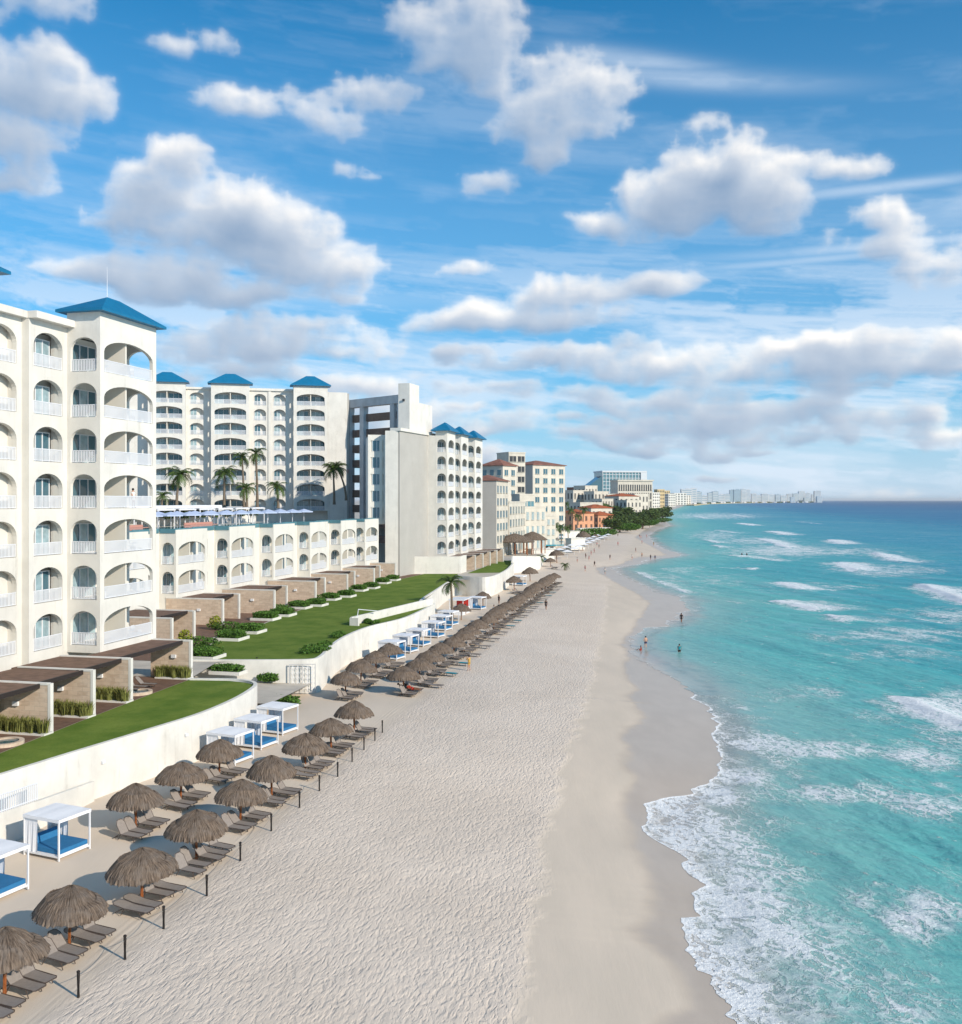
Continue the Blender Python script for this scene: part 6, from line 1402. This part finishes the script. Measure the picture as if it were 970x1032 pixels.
PPL = [(473, 676, 'photo', 'person in yellow shorts holding up a camera on the open sand', 'skin', 'cloth_yellow', 'cloth_yellow', 2.6),
 (550.5, 614.5, 'walk', 'dark-clothed person walking alone on the sand beside the long umbrella row', 'skin2', 'cloth_black', 'cloth_black', 1.2),
 (651, 652, 'hips', 'shirtless person standing in the shallow wet sand film', 'skin', 'cloth_navy', None, 1.9),
 (646, 655, 'sit', 'child crouching in red beside the shirtless person on wet sand', 'skin2', 'cloth_red', 'cloth_red', 3.0),
 (685, 657.5, 'stand', 'person in teal top wading at the edge of the turquoise water', 'skin2', 'cloth_black', 'cloth_teal', 1.6),
 (687, 627, 'walk', 'dark figure in the small white foam of the swash', 'skin2', 'cloth_black', 'cloth_black', 1.0),
 (656, 564, 'stand', 'left person of the dark pair on the sand spit', 'skin2', 'cloth_black', 'cloth_black', 1.0), (660.5, 564, 'stand', 'right person of the dark pair on the sand spit', 'skin2', 'cloth_black', 'cloth_navy', 1.4),
 (599.5, 571, 'walk', 'dark person walking on the sand left of the first cove', 'skin2', 'cloth_black', 'cloth_black', 2.0), (610, 578.5, 'hips', 'person in white shirt at the cove edge', 'skin', 'cloth_teal', 'cloth_white', 1.0),
 (590, 576, 'walk', 'person in pink top on the sand near the cove', 'skin', 'cloth_navy', 'cloth_pink', .4), (582, 567, 'stand', 'small person in red standing near the far parasols', 'skin', 'cloth_red', 'cloth_white', .4),
 (659, 550, 'stand', 'person in yellow at the mouth of the second cove', 'skin', 'cloth_yellow', 'cloth_yellow', .4), (623, 541, 'stand', 'person in dark clothes in the middle of the far sand', 'skin2', 'cloth_black', 'cloth_black', .4),
 (637, 533, 'walk', 'person in white on the far sand right of the wide far umbrella', 'skin', 'cloth_black', 'cloth_white', .4), (645, 542, 'walk', 'person in red walking along the far swash', 'skin', 'cloth_red', 'cloth_red', .4),
 (596, 560, 'stand', 'person in pink among the white beach parasols', 'skin', 'cloth_pink', 'cloth_pink', .4), (604, 553, 'stand', 'person in dark clothes at the parasol edge', 'skin', 'cloth_black', 'cloth_black', .4),
 (259, 680, 'stand', 'dark person on the garden path behind the lawn tip', 'skin2', 'cloth_black', 'cloth_black', 0.6), (469.5, 619, 'stand', 'shirtless person in red shorts standing at the beach bar', 'skin2', 'cloth_red', None, 0.6),
 (498, 620, 'walk', 'person in white between the bar and the long umbrella row', 'skin', 'cloth_white', 'cloth_white', 0.6), (503, 609, 'stand', 'person in black by the far bar umbrella', 'skin2', 'cloth_black', 'cloth_black', 0.6)]
for i in range(14): PPL.append((rr.uniform(585, 655), rr.uniform(540, 566), rr.choice(['stand', 'walk', 'hips']), 'bather on the middle beach stretch, %s of a loose crowd near the white parasols' % ORD[i], rr.choice(['skin', 'skin2']), rr.choice(['cloth_black', 'cloth_red', 'cloth_navy', 'cloth_teal', 'cloth_pink']), rr.choice([None, 'cloth_white', 'cloth_black', 'cloth_pink']), rr.uniform(0, 6)))
for i in range(16): PPL.append((rr.uniform(640, 662), rr.uniform(519, 534), 'stand', 'tiny bather on the distant beach, %s of the far crowd' % ORD[i], rr.choice(['skin', 'skin2']), rr.choice(['cloth_black', 'cloth_red', 'cloth_navy', 'cloth_teal']), rr.choice([None, 'cloth_white', 'cloth_black']), rr.uniform(0, 6)))
for (u, v, pose, lab, sk, bo, to, rz) in PPL:
    if v == 680: p = px(u, v, 1.6); loc = (p.x, p.y, 1.6)
    else: p = beach(u, v); loc = (p.x, p.y, zs(p.x, p.y))
    person(loc, pose, lab, sk, bo, to, rz, 1.0 if 'child' not in lab else .8)
for (u, v, lab) in [(748, 560, 'left bather of the pair standing in the far surf'), (753, 560, 'right bather of the pair standing in the far surf')]:
    p = px(u, v, -1.5); person((p.x, p.y, -2.2), 'stand', lab, 'skin2', 'cloth_black', 'cloth_black', 1.0)
p = px(415, 699, 0)+N*.4; person((p.x-.3, p.y, .38), 'lie', 'person in red sunbathing on the first lounger of the long middle row', 'skin2', 'cloth_red', 'cloth_red', LA)
p = px(404, 698, 0)+N*.4; person((p.x, p.y, .38), 'lie', 'person in teal sunbathing beside the red-clothed sunbather', 'skin2', 'cloth_teal', 'cloth_teal', LA)
# a person on a balcony
p = Vector((-29.6, 86.5, 0)); 
bal = KA+E*6.3-N*1.0; person((bal.x, bal.y, Z1+3*FH+.13), 'stand', 'person in white standing on a wide balcony of the nearest tower', 'skin', 'cloth_white', 'cloth_white', -.3)

# furniture left out on the nearest balconies
ch = MB()
for sx in (-.22, .22):
    for sy in (-.22, .22): ch.box((sx, sy, .22), (.035, .035, .44))
ch.box((0, 0, .45), (.5, .5, .04)); ch_s = ch.mesh('seat', M['white']); cb = MB(); cb.box((-.24, 0, .70), (.04, .5, .5)); 
for sy in (-.24, .24): cb.box((0, sy, .62), (.48, .04, .04))
ch_b = cb.mesh('backrest', M['white'])
for i, (s_, t_, f, rz) in enumerate([(1.2, -1.2, 6, .5), (5.8, -1.0, 6, 2.6), (1.6, -1.0, 5, .2), (6.4, -1.3, 5, 3.0), (1.1, -1.3, 4, .8), (1.5, -1.1, 3, .3), (6.2, -1.0, 2, 2.8), (1.3, -1.2, 1, .6), (1.4, -1.0, 0, .1), (6.0, -1.1, 0, 2.9)]):
    p = KA+E*s_+N*t_; z = Z1+f*FH+.125
    t = thing('balcony_chair', (p.x, p.y, z), 'white chair at the %s end of the corner balcony, %s floor up' % ('near' if s_ < 4 else 'far', ORD[f]), 'chair', 'chairs on the corner balconies'); t.rotation_euler = (0, 0, rz); part('seat', ch_s, t); part('backrest', ch_b, t)
tb = MB(); tb.prism([(.35*math.cos(k*.524), .35*math.sin(k*.524)) for k in range(12)], .68, .72); tb.tube([(0, 0, 0), (0, 0, .68)], .04, 6); tb_m = tb.mesh('table', M['white'])
for i, f in enumerate((6, 4, 3, 1)):
    p = KA+E*2.1+N*-.95; t = thing('balcony_table', (p.x, p.y, Z1+f*FH+.125), 'small round white table on the tower corner balcony, %s floor up' % ORD[f], 'table', 'tables on the corner balconies'); part('table_top', tb_m, t)
for i, (u, v, L) in enumerate([(94, 814, 0), (188, 742, 0)]): pass
for i, (u, z_) in enumerate([(97.5, 2.2), (187, 2.2)]):
    best = min(W1, key=lambda w: abs(485+1000*w[0]/w[1]-u)); mb = MB(); mb.box((best[0]+.06, best[1]-.03, z_), (.12, .30, .18), EA-math.pi/2); tag(mb.build('wall_light', M['white']), 'small white light fitting on the nearest curved wall, %s from the left' % ORD[i], 'wall light')
# ------------------------------------------------------------------ air
mb = MB(); mb.box((0, 20000, 24), (60000, 100000, 120)); hz = mb.build('haze', M['white'], loc=(0, 20000, -40))
mh = bpy.data.materials.new('haze_air'); mh.use_nodes = True; nt = mh.node_tree; nt.nodes.clear()
pv_ = nt.nodes.new('ShaderNodeVolumePrincipled'); pv_.inputs['Color'].default_value = (0.96, 0.97, 1.0, 1); pv_.inputs['Density'].default_value = 0.000035; pv_.inputs['Anisotropy'].default_value = 0.0
ou = nt.nodes.new('ShaderNodeOutputMaterial'); nt.links.new(pv_.outputs[0], ou.inputs['Volume'])
hz.data.materials.clear(); hz.data.materials.append(mh); tag(hz, kind='stuff')
